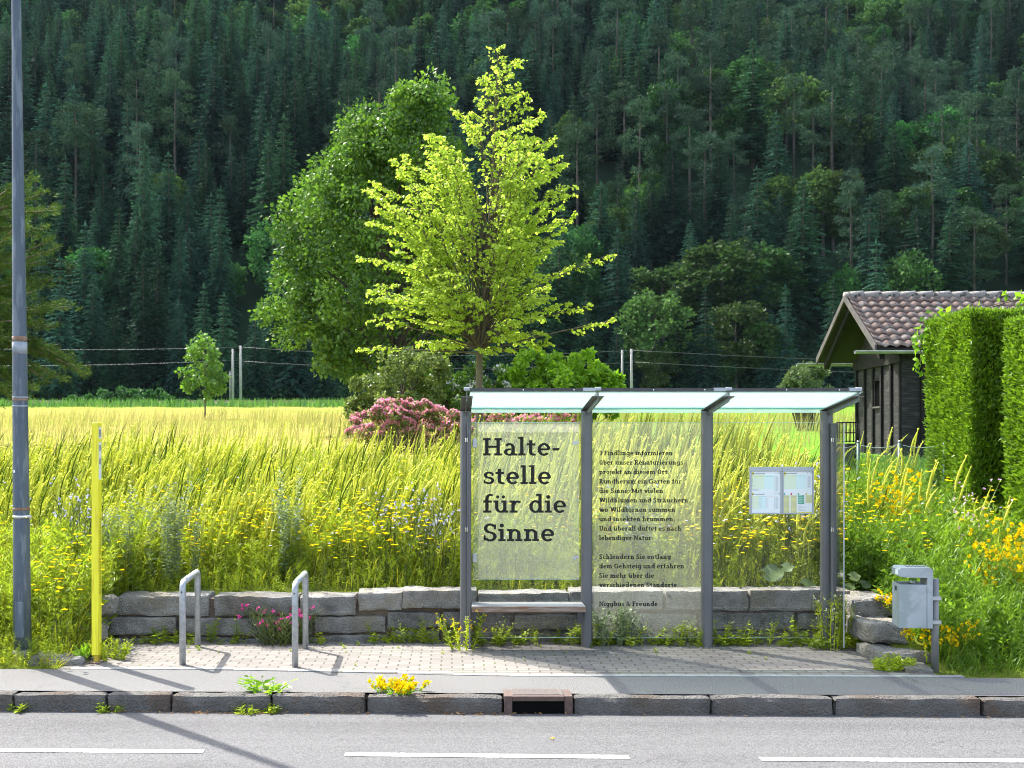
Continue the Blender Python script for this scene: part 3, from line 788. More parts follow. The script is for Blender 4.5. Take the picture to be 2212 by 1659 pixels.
    G['N'] = ([st(.11, 0, 1, .16), st(.76, 0, 1, .16), dg(.72, 0, .11, 1), hb(0, .38, 0), hb(0, .2, 1 - T), hb(.64, 1.03, 1 - T)], 1.06)
    G['B'] = ([st(.11, 0, 1), hb(0, .42, 0), hb(0, .42, 1 - T), hb(.2, .44, .46)] + arc(.42, .745, .29, .255, -90, 90) + arc(.42, .27, .34, .27, -90, 90), .86)
    G['K'] = ([st(.11, 0, 1), hb(0, .41, 0), hb(0, .41, 1 - T), dg(.26, .38, .62, 1), dg(.66, 0, .36, .5), hb(.54, .92, 1 - T), hb(.56, .96, 0)], .98)
    G['3'] = (arc(.33, .735, .29, .285, -90, 150) + arc(.33, .27, .32, .29, -150, 90), .72)
    G['0'] = (arc(.34, .5, .32, .52, 0, 360), .72)
    G['5'] = ([hb(.08, .60, 1 - T), st(.08, .52, 1, .15)] + arc(.33, .31, .32, .33, -150, 140), .72)
    G['6'] = (arc(.34, .32, .32, .34, 0, 360) + arc(.42, .34, .40, .68, 80, 180), .72)
    G['9'] = (arc(.34, .68, .32, .34, 0, 360) + arc(.26, .66, .40, .68, -100, 0), .72)
    G['7'] = ([hb(.04, .64, 1 - T), dg(.16, 0, .46, .95)], .68)
    G['-'] = ([hb(.05, .42, .29, .14)], .47)
    G['.'] = ([dot(.15, .105)], .30); G[','] = ([dot(.15, .105), dg(.04, -.2, .12, .06, .13)], .30)
    G[':'] = ([dot(.15, .105), dot(.15, .58)], .30)
    G['&'] = (arc(.40, .76, .24, .26, 0, 360, .14, .11) + arc(.36, .26, .34, .28, 100, 330, .17, .12) + [dg(.72, 0, .22, .66, .19), dg(.60, .12, .78, .46, .14), hb(.62, 1.0, .40, .1)], 1.0)
    G[' '] = ([], .34)
    return G
GL = glyphs()
GL_BOLD = glyphs(.24, .165)
def text_width(s, track=.02): return sum(GL[c][1] + track for c in s) - track
def text_into(p, s, x, z, cap, width=None, y=0.0, mat=0, axis='x', track=.02, font=None):
    """writes s in the XZ plane (front towards -Y) from (x, z); width squeezes the line to that length"""
    w = text_width(s, track) * cap
    kx_ = (width / w) if width else 1.0
    cur = 0.0; k = 0
    for ch in s:
        polys, adv = (font or GL)[ch]
        for pl in polys:
            k += 1
            yy = y - 0.00002 * (k % 9)
            pts = [(x + (cur + a) * cap * kx_, yy, z + b_ * cap) for a, b_ in pl]
            ar = sum(pl[i][0] * pl[(i + 1) % len(pl)][1] - pl[(i + 1) % len(pl)][0] * pl[i][1] for i in range(len(pl)))
            if ar < 0: pts = pts[::-1]
            p.add(pts, [tuple(range(len(pts)))], mat)
        cur += adv + track

# ------------------------------------------------------------ bus shelter
SY = 12.0
shelter = thing('bus_shelter', 'open bus shelter with four grey posts, frosted glass roof and lettered glass walls', 'bus shelter', (2.0, SY, 0))
PX = [.123, 1.354, 2.580, 3.797]
ZR = 2.395                                       # post tops
for x in PX:
    q = PB()
    ring = [(x + .057 * math.copysign(abs(math.cos(a)) ** .7, math.cos(a)), SY + .075 * math.copysign(abs(math.sin(a)) ** .7, math.sin(a)), -.03) for a in [2 * math.pi * k / 20 for k in range(20)]]
    q.prism(ring, (0, 0, ZR + .03))
    o = q.build('post', MT['grey_paint'], shelter)
# brackets: T-profile arms rising towards the road
RF = 0.95                                        # cantilever
RISE = 0.105
for x in PX:
    q = PB()
    y0, y1, z0, z1 = SY + .03, SY - RF, ZR + .003, ZR + RISE
    q.prism([(x - .056, y0, z0), (x + .056, y0, z0), (x + .056, y1, z1), (x - .056, y1, z1)], (0, 0, .008))
    q.prism([(x - .005, y0, z0 - .06), (x - .005, y0, z0 + .05), (x - .005, y1 - .02, z1 + .055), (x - .005, y1 - .02, z1 - .045)], (.010, 0, 0))
    br = q.build('roof_bracket', MT['grey_paint'], shelter)
    q = PB(); q.box(x - .028, x + .028, y1 - .028, y1 + .03, z1 + .058, z1 + .088, bev=.004)
    q.disc((x - .018, y1 - .03, z1 + .072), .007); q.disc((x + .018, y1 - .03, z1 + .072), .007)
    q.build('bracket_cap', MT['alu_pale'], br)
# frosted glass roof panes
for i in range(3):
    xa, xb = PX[i] + (.014 if i else .03), PX[i + 1] - .014 + (.05 if i == 2 else 0)
    q = PB()
    y0, y1 = SY + .02, SY - RF - .02
    sl = RISE / RF
    z0, z1 = ZR + .036, ZR + .036 + sl * (y0 - y1)
    q.prism([(xa, y0, z0), (xb, y0, z0), (xb, y1, z1), (xa, y1, z1)], (0, 0, .010))
    rp = q.build('roof_pane', MT['roof_glass'], shelter)
    q = PB()                                     # green edge band and lip at the back
    q.box(xa, xb, y0 + .002, y0 + .010, z0 - .016, z0 + .010)
    q.build('glass_edge', MT['roof_teal'], rp)
    q = PB(); q.box(xa, xb, y0 + .013, y0 + .021, z0 - .050, z0 - .018)
    q.build('rear_lip', MT['roof_glass'], rp)
    q = PB(); q.box(xa + .005, xb - (.13 if i == 0 else .13), y1 - .004, y1 + .035, z1 + .014, z1 + .040, 0)
    q.build('front_profile', MT['dark_metal'], rp)
    q = PB(); q.box(xb - .128, xb - .01, y1 - .006, y1 + .037, z1 + .014, z1 + .044, 0)
    q.build('profile_end', MT['alu_pale'], rp)
    for k in range(2):
        q = PB(); q.disc((xa + (xb - xa) * (.42 + .4 * k), y1 - .006, z1 + .024), .006, 'y', 8); q.build('screw', MT['steel_screw'], rp)

def pane(name, xa, xb, y, z0, z1, mat, th=.010, parent=shelter):
    q = PB(); q.box(xa, xb, y, y + th, z0, z1)
    o = q.build(name, mat, parent)
    q = PB()                                    # the cut edge of the glass: a thin green line
    q.box(xa, xb, y + .001, y + th - .001, z1 + .0005, z1 + .004); q.build('glass_edge', MT['glass_edge'], o)
    q = PB(); q.box(xa, xb, y + .001, y + th - .001, z0 - .0045, z0 - .0005); q.build('glass_edge', MT['glass_edge'], o)
    return o
ZT, ZB = px(0, 913, SY).z, px(0, 1378, SY).z
g1 = pane('back_pane', PX[0] + .058, PX[1] - .058, SY + .03, ZB, ZT, MT['glass'])
g2 = pane('back_pane', PX[1] + .058, PX[2] - .058, SY + .02, ZB, ZT, MT['glass_mid'])
g3 = pane('back_pane', PX[2] + .058, PX[3] - .058, SY + .02, ZB, ZT, MT['glass'])
# left: an extra frosted panel in front, on hinges
pa = px(1022, 914, SY); pb_ = px(1251, 1250, SY)
board = pane('lettered_panel', pa.x, pb_.x, SY - .035, pb_.z, pa.z, MT['glass_frost'])
q = PB()
def tline(p, s, x0d, x1d, ybase, capd, y, font=None):
    a = px(x0d, ybase, SY)
    text_into(p, s, a.x, a.z, capd / F * SY, (x1d - x0d) / F * SY, y, font=font)
for s, x1d, yb_ in (('Halte-', 1209.7, 984), ('stelle', 1191.5, 1045.5), ('für die', 1224, 1107), ('Sinne', 1198.5, 1168.5)):
    tline(q, s, 1043.3, x1d, yb_, 37.6, SY - .038)
q.build('lettering', MT['black'], board, recalc=False)
for yd in (957, 1205):
    a = px(1025, yd, SY - .05)
    q = PB(); q.box(a.x - .022, a.x + .026, SY - .052, SY - .038, a.z - .046, a.z + .046, bev=.004); q.box(a.x - .012, a.x - .002, SY - .058, SY - .052, a.z - .02, a.z + .02)
    q.build('hinge', MT['alu'], board)
    a = px(1241, yd, SY - .05)
    q = PB(); q.disc((a.x, SY - .038, a.z), .019, 'y', 16, 0, .016); q.disc((a.x, SY - .055, a.z), .008, 'y', 10, 0, .004); q.box(a.x + .016, a.x + .045, SY - .048, SY - .038, a.z - .004, a.z + .018)
    q.build('clamp_button', MT['alu'], board)
# middle: long text
q = PB()
z2d = lambda zx: (1800 + zx * .7686) * .54004
lines = [('3 Findlinge informieren', 1161, 418), ('über unser Renaturierungs-', 1227, 467), ('projekt an diesem Ort.', 1141, 516.5), ('Rundherum ein Garten für', 1207, 565.5), ('die Sinne: Mit vielen', 1112, 614.5),
         ('Wildblumen und Sträuchern,', 1250, 664), ('wo Wildbienen summen', 1175, 713), ('und Insekten brummen.', 1172, 762), ('Und überall duftet es nach', 1206, 811), ('lebendiger Natur.', 1057, 860),
         ('Schlendern Sie entlang', 1152, 958.5), ('dem Gehsteig und erfahren', 1221, 1007.5), ('Sie mehr über die', 1065, 1056.5), ('verschiedenen Standorte.', 1191, 1105.5), ('Niggbus & Freunde', 1083, 1204)]
for s, x1, yb_ in lines:
    tline(q, s, z2d(777), z2d(x1), 810 + yb_ * .41507, 10.0, SY + .017, GL_BOLD)
q.build('lettering', MT['black'], g2, recalc=False)
# faint joint line in the right bay, small clips on the posts
for x, side in ((PX[0], 1), (PX[3], 1)):
    q = PB(); q.box(x + .012, x + .052, SY - .16, SY - .076, .02 if x > 1 else -.0, 2.27, bev=.004)
    fr = q.build('side_frame', MT['grey_paint'], shelter)
    q = PB(); q.box(x + .028, x + .038, SY - .44, SY - .165, .06, 2.265)
    sp = q.build('side_pane', MT['glass'], shelter)
    q = PB(); q.box(x + .0275, x + .0385, SY - .4435, SY - .4405, .06, 2.265); q.build('glass_edge', MT['alu_pale'] if x > 1 else MT['grey_paint'], sp)
    for yd in (951, 1142, 1330):
        a = px(0, yd, SY).z
        q = PB()
        for dx in (-.006, .010):
            q.box(x + dx, x + dx + .011, SY - .175, SY - .161, a - .022, a + .022, bev=.004)
        q.build('clip', MT['steel_screw'], fr)
# bench
ba, bb = px(1018, 1303, SY), px(1257, 1303, SY)
bench = PB(); zb = .452
for k in range(4):
    bench.box(ba.x, bb.x + .004, SY - .31 + k * .083, SY - .31 + k * .083 + .076, zb - .05, zb, bev=.006)
bn = bench.build('bench', MT['wood_top'], shelter)
q = PB(); q.box(ba.x - .001, bb.x + .005, SY - .326, SY - .3115, zb - .062, zb - .004, bev=.004); q.build('front_edge', MT['wood_edge'], bn)
for x in (ba.x + .03, bb.x - .05):
    q = PB(); q.box(x - .026, x + .026, SY - .28, SY - .22, zb - .175, zb - .064); q.box(x - .004, x + .004, SY - .22, SY - .02, zb - .14, zb - .064)
    q.build('bench_bracket', MT['dark_metal'], bn)

# timetable case
ta, tb = px(1618.5, 1009, SY), px(1755.5, 1110, SY)
ty = SY - .035
case = PB(); case.box(ta.x, tb.x, ty + .004, ty + .045, tb.z, ta.z)
tc = case.build('timetable_case', MT['alu_pale'], shelter)
tw, thh = tb.x - ta.x, ta.z - tb.z
q = PB(); mx_ = (ta.x + tb.x) / 2
q.box(ta.x - .004, mx_ - .003, ty - .010, ty + .003, ta.z - .042, ta.z + .003, bev=.003); q.box(mx_ + .003, tb.x + .004, ty - .010, ty + .003, ta.z - .042, ta.z + .003, bev=.003)
for x in (ta.x, mx_ - .018, mx_ + .003, tb.x - .015): q.box(x, x + .015, ty - .006, ty + .003, tb.z + .012, ta.z - .043)
q.box(ta.x, mx_ - .003, ty - .006, ty + .003, tb.z, tb.z + .0115); q.box(mx_ + .003, tb.x, ty - .006, ty + .003, tb.z, tb.z + .0115)
q.build('frame', MT['alu_pale'], tc)
TC = {n_: simple('print_' + n_, c, rough=.6) for n_, c in {'lime': (.62, .72, .12), 'mint': (.35, .68, .60), 'pale_lime': (.72, .80, .62), 'pale_mint': (.68, .82, .82), 'grey': (.35, .37, .38), 'yellow': (.80, .72, .05), 'green': (.12, .38, .25), 'blue': (.05, .22, .48), 'red': (.55, .05, .10), 'amber': (.65, .48, .08), 'straw': (.68, .66, .32), 'rose': (.80, .66, .62)}.items()}
tk = list(TC); tmats = [MT['paper'], MT['black']] + [TC[k] for k in tk]
ti = {k: i + 2 for i, k in enumerate(tk)}; ti['paper'] = 0; ti['black'] = 1
def sheet(zx0, zx1, items, texts):
    """coordinates of the enlarged view of the case: 200..1910 across, 135..1420 down"""
    cx_ = lambda zx: ta.x + (zx - 200) / 1712 * tw
    cz_ = lambda zy: ta.z - (zy - 140) / 1280 * thh
    q = PB(); q.box(cx_(zx0), cx_(zx1), ty + .0005, ty + .0036, cz_(1385), cz_(250), 0)
    k = 0
    for (x0, x1, y0, y1, m) in items:
        k += 1; yy = ty - .0002 - .00005 * (k % 30)
        q.add([(cx_(x0), yy, cz_(y1)), (cx_(x1), yy, cz_(y1)), (cx_(x1), yy, cz_(y0)), (cx_(x0), yy, cz_(y0))], [(0, 1, 2, 3)], ti[m])
    for (s, x0, x1, yb_, cap) in texts:
        text_into(q, s, cx_(x0), cz_(yb_), cap / 1280 * thh, (x1 - x0) / 1712 * tw, ty - .0022, 1)
    return q.build('paper_sheet', tmats, tc, recalc=False)
it = [(245, 305, 280, 345, 'yellow'), (250, 580, 372, 395, 'lime'), (580, 838, 372, 395, 'mint'), (250, 580, 398, 735, 'pale_lime'), (582, 838, 398, 735, 'pale_mint'), (862, 868, 375, 820, 'grey'),
      (240, 292, 845, 905, 'yellow'), (250, 430, 940, 955, 'lime'), (432, 630, 940, 955, 'mint'), (632, 830, 940, 955, 'rose'), (250, 430, 960, 1290, 'pale_lime'), (435, 625, 960, 1290, 'pale_mint'), (858, 864, 940, 1295, 'grey')]
for k in range(12): it.append((250, 258 + 8 * (k % 3), 430 + k * 19, 436 + k * 19, 'black')); it.append((340, 348, 440 + k * 17, 445 + k * 17, 'grey'))
for k in range(17): it += [(x, x + 12, 975 + k * 17, 983 + k * 17, 'grey') for x in (245, 268, 440, 470, 508, 640, 672)]
for k in range(22): it.append((885, 940 + 12 * (k % 4), 390 + k * 19, 396 + k * 19, 'grey'))
for k in range(17): it.append((885, 940 + 12 * (k % 3), 950 + k * 20, 956 + k * 20, 'grey'))
for k in range(3): it += [(250, 420 + 30 * k, 748 + 12 * k, 752 + 12 * k, 'grey')]
for yy in (290, 850):
    for x in (885, 948, 982): it.append((x, x + 18, yy, yy + 32, 'grey'))
sheet(240, 1008, it, [('59', 250, 300, 335, 40), ('Richtung Nenzing Bahnhof', 318, 600, 328, 24), ('60', 242, 288, 896, 40), ('Richtung Nenzing Bahnhof', 305, 590, 888, 24)])
it = [(1105, 1165, 280, 345, 'yellow'), (1110, 1440, 370, 390, 'lime'), (1442, 1700, 370, 390, 'mint'), (1110, 1440, 393, 735, 'pale_lime'), (1444, 1700, 393, 735, 'pale_mint'), (1730, 1736, 370, 700, 'grey'),
      (1104, 1132, 845, 905, 'blue'), (1286, 1326, 845, 905, 'red'), (1482, 1520, 845, 905, 'green'), (1690, 1728, 845, 905, 'amber'),
      (1104, 1256, 908, 1385, 'straw'), (1290, 1452, 908, 1385, 'straw'), (1696, 1866, 900, 1120, 'straw'), (1498, 1680, 1362, 1385, 'yellow'), (1695, 1866, 1362, 1385, 'yellow')]
for k in range(4): it += [(1486, 1656, 905 + 62 * k, 960 + 62 * k, 'green'), (1500, 1600, 912 + 62 * k, 930 + 62 * k, 'mint')]
for k in range(26): it += [(1104, 1256, 922 + k * 18, 925 + k * 18, 'grey'), (1290, 1452, 922 + k * 18, 925 + k * 18, 'grey')]
for k in range(11): it.append((1696, 1866, 915 + k * 19, 918 + k * 19, 'grey'))
for x in (1212, 1235, 1410, 1432, 1800, 1832): it.append((x, x + 3, 908, 1120 if x > 1700 else 1385, 'grey'))
for k in range(17): it.append((1755, 1810 + 12 * (k % 4), 385 + k * 19, 391 + k * 19, 'grey'))
for k in range(6): it += [(1106, 1120, 545 + k * 26, 552 + k * 26, 'black'), (1495, 1560 + 70 * (k % 3), 1190 + k * 26, 1196 + k * 26, 'grey')]
for x in (1740, 1806, 1846): it.append((x, x + 18, 280, 312, 'grey'))
sheet(1102, 1868, it, [('70', 1108, 1160, 335, 40), ('Richtung Klaus Bahnhof', 1175, 1455, 324, 24)])

# ------------------------------------------------------------ lamp post
lb = gnd(49, 1430)
lamp = thing('lamp_post', 'tall blue-grey tapered steel lamp post with worn, rusty bands and scratched paint', 'lamp post', lb)
def lx(z): return lb.x - .0155 * z * .62
def lr(z): return float(np.interp(z, [0, 3, 6, 9], [.083, .067, .043, .036]))
def ltube(p, z0, z1, extra=0.0, n=24, mat=0, k=2):
    zs = [z0 + (z1 - z0) * i / k for i in range(k + 1)]
    p.tube([(lx(z), lb.y, z) for z in zs], [lr(z) + extra for z in zs], n, mat)
q = PB(); ltube(q, .05, 8.6, 0, 28, 0, 12); q.build('pole', MT['pole'], lamp)
q = PB(); ltube(q, -.05, .12, .006); q.build('base_collar', MT['concrete'], lamp)
zof = lambda y: (1430 - y) / (F / lb.y)
q = PB(); ltube(q, zof(1119), zof(1113), .006); q.box(lx(1.3) + lr(1.3), lx(1.3) + lr(1.3) + .022, lb.y - .012, lb.y + .0, zof(1120), zof(1112)); q.build('band_clamp', MT['steel_screw'], lamp)
for ya, yb2, e_ in ((1102, 1096, .0025), (866, 861, .0025), (738, 727, .0022)):
    q = PB(); ltube(q, zof(ya), zof(yb2), e_); q.build('rust_band', MT['rust'], lamp)
for ya, yb2, e_ in ((765, 739, .0018), (860, 857, .0032), (879, 876, .003)):
    q = PB(); ltube(q, zof(ya), zof(yb2), e_); q.build('worn_band', MT['pole_worn'], lamp)
q = PB(); q.box(lx(.4) - .035, lx(.4) + .045, lb.y - .092, lb.y - .0765, .24, .58, bev=.006); q.disc((lx(.4) - .012, lb.y - .092, .50), .011, 'y', 10, 0, .004)
q.build('access_door', MT['pole'], lamp)
q = PB(); q.box(lx(1.9) - .048, lx(1.9) - .028, lb.y - .07, lb.y - .0585, zof(1021), zof(1015)); q.build('number_tag', MT['sticker'], lamp)
q = PB()                                          # lamp arm and head, above the picture
q.tube([(lx(8.5), lb.y, 8.5), (lx(8.6), lb.y - .1, 8.75), (lx(8.6), lb.y - .9, 8.85)], .03, 10); q.build('arm', MT['pole'], lamp)
q = PB(); q.box(lx(8.6) - .13, lx(8.6) + .13, lb.y - 1.5, lb.y - .8, 8.79, 8.90, bev=.03); q.build('lamp_head', MT['alu'], lamp)

# ------------------------------------------------------------ yellow stop marker
yb0 = gnd(208, 1432)
ym = thing('stop_marker_post', 'slim bright yellow square bus stop post with white stickers on its side', 'marker post', yb0)
YT = px(0, 913, yb0.y).z
q = PB(); q.box(yb0.x - .036, yb0.x + .028, yb0.y - .03, yb0.y + .075, .075, YT, bev=.004); q.build('column', MT['yellow'], ym)
q = PB(); q.box(yb0.x - .020, yb0.x + .020, yb0.y - .012, yb0.y + .055, -.02, .076); q.build('foot', simple('yellow_foot', (.55, .42, .02), (.38, .27, .03), 20, .6), ym)
q = PB(); q.box(yb0.x - .045, yb0.x + .045, yb0.y - .05, yb0.y + .09, .002, .012); q.build('base_plate', MT['rust'], ym)
zz = lambda yy: px(0, yy, yb0.y).z
xs2 = yb0.x + .0285
def sidebox(name, y0d, y1d, mat, dx=0.0, ya=-.018, yb_=.062):
    q = PB(); q.box(xs2 - .001, xs2 + .0006 + dx, yb0.y + ya, yb0.y + yb_, zz(y1d), zz(y0d)); return q.build(name, mat, ym)
stk = [sidebox('sticker', *r, MT['sticker']) for r in ((922, 948), (955, 982), (982.6, 1009), (1010, 1036))]
def sidetext(s, y0d, y1d, parent, cap_in_y=True):
    """letters standing upright on the +X face"""
    q = PB(); t = PB(); h = zz(y0d) - zz(y1d)
    text_into(t, s, 0, 0, h, .062)
    for pl in t.f:
        q.add([(xs2 + .0012 + abs(t.v[i][1]), yb0.y - .010 + t.v[i][0], zz(y1d) + t.v[i][2]) for i in pl], [tuple(range(len(pl)))])
    q.build('lettering', MT['black'], parent, recalc=False)
sidetext('H', 928, 943, stk[0]); sidetext('59', 962, 974, stk[1]); sidetext('60', 990, 1002, stk[2])
q = PB()
for k in range(24):
    if k == 13: continue
    y_ = 1120 + k * 6.2
    z1_, z0_ = zz(y_), zz(y_ + 4.0)
    q.add([(xs2 + .001, yb0.y + .012, z0_), (xs2 + .001, yb0.y + .034, z0_), (xs2 + .001, yb0.y + .034, z1_), (xs2 + .001, yb0.y + .012, z1_)], [(0, 1, 2, 3)])
for k in range(20):
    A, B = 2 * math.pi * k / 20, 2 * math.pi * (k + 1) / 20
    cz = zz(1277); cyy = yb0.y + .024
    q.add([(xs2 + .001, cyy + .018 * math.cos(A), cz + .036 * math.sin(A)), (xs2 + .001, cyy + .018 * math.cos(B), cz + .036 * math.sin(B)), (xs2 + .001, cyy + .013 * math.cos(B), cz + .030 * math.sin(B)), (xs2 + .001, cyy + .013 * math.cos(A), cz + .030 * math.sin(A))], [(0, 1, 2, 3)])
q.build('small_print', MT['black'], ym, recalc=False)

# ------------------------------------------------------------ bicycle stands
def hoop(xf, yf, xr, yr, ht, label):
    a, b_ = gnd(xf, yf), gnd(xr, yr)
    t = thing('bicycle_stand', label, 'bike stand', (a + b_) / 2, 'galvanised bike stands beside the shelter')
    rr, cr = .030, .07
    d = (b_ - a).normalized(); z = ht
    for nme, base, sgn in (('leg', a, 1), ('leg', b_, -1)):
        q = PB(); pts = [base + Vector((0, 0, -.05)), base + Vector((0, 0, z - cr))]
        pts += [base + d * sgn * (cr * (1 - math.cos(t_))) + Vector((0, 0, z - cr + cr * math.sin(t_))) for t_ in (R(22), R(45), R(67), R(90))]
        q.tube(pts, rr, 14)
        lg = q.build(nme, MT['galv'], t)
    q = PB(); q.tube([a + d * (cr + .001) + Vector((0, 0, z)), b_ - d * (cr + .001) + Vector((0, 0, z))], rr * 1.0, 14); q.build('top_rail', MT['galv'], t)
    q = PB(); q.disc(a + Vector((-.004, -rr + .002, z - .085)), .007, 'y', 8); q.build('drain_hole', MT['void'], t)
hoop(394.5, 1436, 427, 1397, .765, 'galvanised steel bike stand nearer to the yellow post')
hoop(637.5, 1441, 660, 1402, .765, 'galvanised steel bike stand with magenta flowers growing beside it')

# ------------------------------------------------------------ storm drain in the kerb
da, db = kx(1088) + .002, kx(1236) - .002
drain = thing('storm_drain', 'rusty brown cast iron gully box set into the kerb', 'drain', ((da + db) / 2, KY(.6), ROADZ))
yk = KY((da + db) / 2)
q = PB()
q.box(da, da + .065, yk - .012, yk + .26, ROADZ + .001, .006); q.box(db - .065, db, yk - .012, yk + .26, ROADZ + .001, .006)
q.box(da + .0655, db - .0655, yk - .012, yk + .03, -.035, .006, bev=.004)
q.build('frame', MT['iron'], drain)
q = PB(); q.box(da + .0665, db - .0665, yk + .032, yk + .26, -.02, .010, bev=.004)
for k in range(26): q.box(da + .075 + k * .0148, da + .082 + k * .0148, yk + .04, yk + .25, .0101, .0135)
q.build('lid', MT['iron_lid'], drain)
q = PB(); q.box(da + .066, db - .066, yk + .0, yk + .25, ROADZ + .003, -.0365); q.build('opening_black_fill', MT['void'], drain)  # solid black block paints the darkness inside the gully

# ------------------------------------------------------------ litter bin
bp0 = gnd(2018.5, 1446); by = bp0.y
lit = thing('litter_bin', 'galvanised open-front litter bin with flat hood clamped to a grey post', 'litter bin', bp0, rz=0.0)
def bx(xd): return (xd - CX) / F * (by - .08)
def bz(yd): return H + (CY - yd) / F * (by - .08)
q = PB(); q.tube([(bp0.x + .006, by, -.05), (bp0.x + .006, by, bz(1252))], .033, 18); q.build('post', simple('bin_post_paint', (.20, .20, .205), (.25, .25, .255), 6, .5, .2), lit)
yf, yr = by - .14, by + .13
x0, x1, xw = bx(1945), bx(2003), bx(2015)
zb0, zb1 = bz(1356), bz(1262)
q = PB()                                            # open container
th = .006
q.box(x0, x1 - .003, yf, yf + th, zb0, zb1, 0, .002); q.box(x0, x1 - .003, yr - th, yr, zb0, zb1, 0, .002)
q.box(x0, x0 + th, yf + th, yr - th, zb0, zb1 - .07); q.box(x0, x0 + th, yf + th, yf + .09, zb1 - .07, zb1); q.box(x0, x0 + th, yr - .09, yr - th, zb1 - .07, zb1); q.box(x0, x0 + th, yf + .09, yr - .09, zb1 - .028, zb1)
q.box(x0, x1 - .003, yf + th, yr - th, zb0, zb0 + th); q.box(x1 - .010, x1 - .003, yf + th, yr - th, zb0, zb1)
q.build('container', MT['bin'], lit)
q = PB(); q.box(x1, xw, yf - .004, yr + .004, zb0 - .004, bz(1240), 0, .006); q.disc((x1 + .035, yf - .004, bz(1300) + .0), .009, 'y', 10)
q.build('back_box', MT['bin'], lit)
q = PB()
zt = bz(1226); zl = bz(1247)
q.prism([(x0 - .004, yf - .006, zl + .012), (x0 + .05, yf - .006, zl), (xw, yf - .006, zl), (xw, yf - .006, zt - .02), (xw - .018, yf - .006, zt), (x0 + .02, yf - .006, zt), (x0 - .004, yf - .006, zt - .018)], (0, yr - yf + .012, 0))
hd = q.build('hood', MT['bin'], lit)
q = PB()
for k in range(5): q.box(x0 + .09 + k * .036, x0 + .105 + k * .036, yf + .08, yr - .06, zt + .0005, zt + .003)
q.build('ash_grid', MT['dark_metal'], hd)
q = PB(); q.box(x0 - .0065, x0 - .0042, yf + .02, yf + .12, zl + .02, zt - .022); q.build('sticker', MT['sticker'], hd)
for yd in (1294, 1346):
    z = bz(yd); q = PB(); q.box(xw + .001, bp0.x + .050, by - .05, by - .034, z - .018, z + .018, bev=.003); q.tube([(xw - .02, by - .042, z), (xw + .004, by - .042, z)], .006, 8)
    q.build('clamp', MT['alu'], lit)
lit.rotation_euler = (0, 0, R(-8))
# a bottle standing in the bin
bo = PB(); cxb, cyb = x0 + .16, by + .04
bo.tube([(cxb, cyb, zb1 - .10), (cxb, cyb, zb1 + .03), (cxb, cyb, zb1 + .055), (cxb, cyb, zb1 + .075)], [.034, .034, .016, .014], 12)
tag(bo.build('drink_bottle', glass_mat('clear_plastic', (.86, .9, .9), .12, .1), loc=(cxb, cyb, zb1 - .1)), 'clear plastic bottle sticking out of the litter bin', 'bottle')

# ------------------------------------------------------------ garden shed
shed = thing('garden_shed', 'black timber shed with clay tiled gable roof beside the clipped hedge', 'shed', (9.5, 23.2, 1.8))
Xs, Yn, Yf_, Xe = 8.37, 22.0, 24.5, 15.5
zg = 1.62
EAVE_N, EAVE_F, RID = (21.56, 3.90), (25.0, 3.93), (23.25, 5.03)
zw = 3.78
q = PB()
q.prism([(Xs, Yn, zg + .23), (Xs, Yf_, zg + .23), (Xs, Yf_, zw + .05), (Xs, RID[0], 4.85), (Xs, Yn, zw + .05)], (.08, 0, 0))
q.build('gable_wall', MT['wood_black'], shed)
q = PB(); q.box(Xs + .085, Xe, Yn + .02, Yn + .10, zg + .23, zw + .02); q.build('side_wall', MT['wood_black'], shed)
q = PB(); q.box(Xs + .085, Xe, Yf_ - .10, Yf_ - .02, zg + .23, zw + .02); q.box(Xe, Xe + .08, Yn + .02, Yf_ - .02, zg + .23, zw + .02)
q.build('rear_wall', MT['wood_black'], shed)
q = PB(); q.box(Xs - .03, Xe + .1, Yn - .03, Yf_ + .03, zg - .5, zg + .228); q.build('plinth', MT['concrete'], shed)
gy = lambda zx: (lambda xd: Xs * F / (xd - CX))((3096 + zx * .45208) * .54004)
for i, zx in enumerate((740, 812, 885, 960, 1045, 1128)):
    yc = min(max(gy(zx), Yn + .04), Yf_ - .04)
    q = PB(); q.box(Xs - .045, Xs - .001, yc - .035, yc + .035, zg + .20, zw - .16); q.build('batten', MT['wood_dark'], shed)
for k in range(6):
    q = PB(); q.box(Xs + .35 + k * .9, Xs + .47 + k * .9, Yn - .045, Yn + .018, zg + .22, zw - .1); q.build('batten', MT['wood_dark'], shed)
q = PB(); q.box(Xs - .06, Xs - .002, Yn - .02, Yf_ + .02, zw - .15, zw + .08); q.build('tie_beam', MT['wood_dark'], shed)
# window between the third and fourth batten
wa, wb_ = gy(897), gy(953)
zwy = lambda zy: H + (CY - (1100 + zy * .45208) * .54004) / F * ((wa + wb_) / 2)
q = PB(); q.box(Xs - .006, Xs - .001, wb_, wa, zwy(1160), zwy(915)); w_ = q.build('window', MT['void'], shed)
q = PB(); q.box(Xs - .05, Xs - .007, wb_ - .02, wa + .02, zwy(1178), zwy(1163)); q.build('sill', MT['wood_grey'], w_)
q = PB(); q.box(Xs - .03, Xs - .0065, wa - .035, wa - .005, zwy(1160), zwy(915)); q.box(Xs - .03, Xs - .0065, wb_ + .005, wb_ + .035, zwy(1160), zwy(915)); q.box(Xs - .03, Xs - .0065, wb_ + .036, wa - .036, zwy(935), zwy(915)); q.build('frame', MT['wood_dark'], w_)
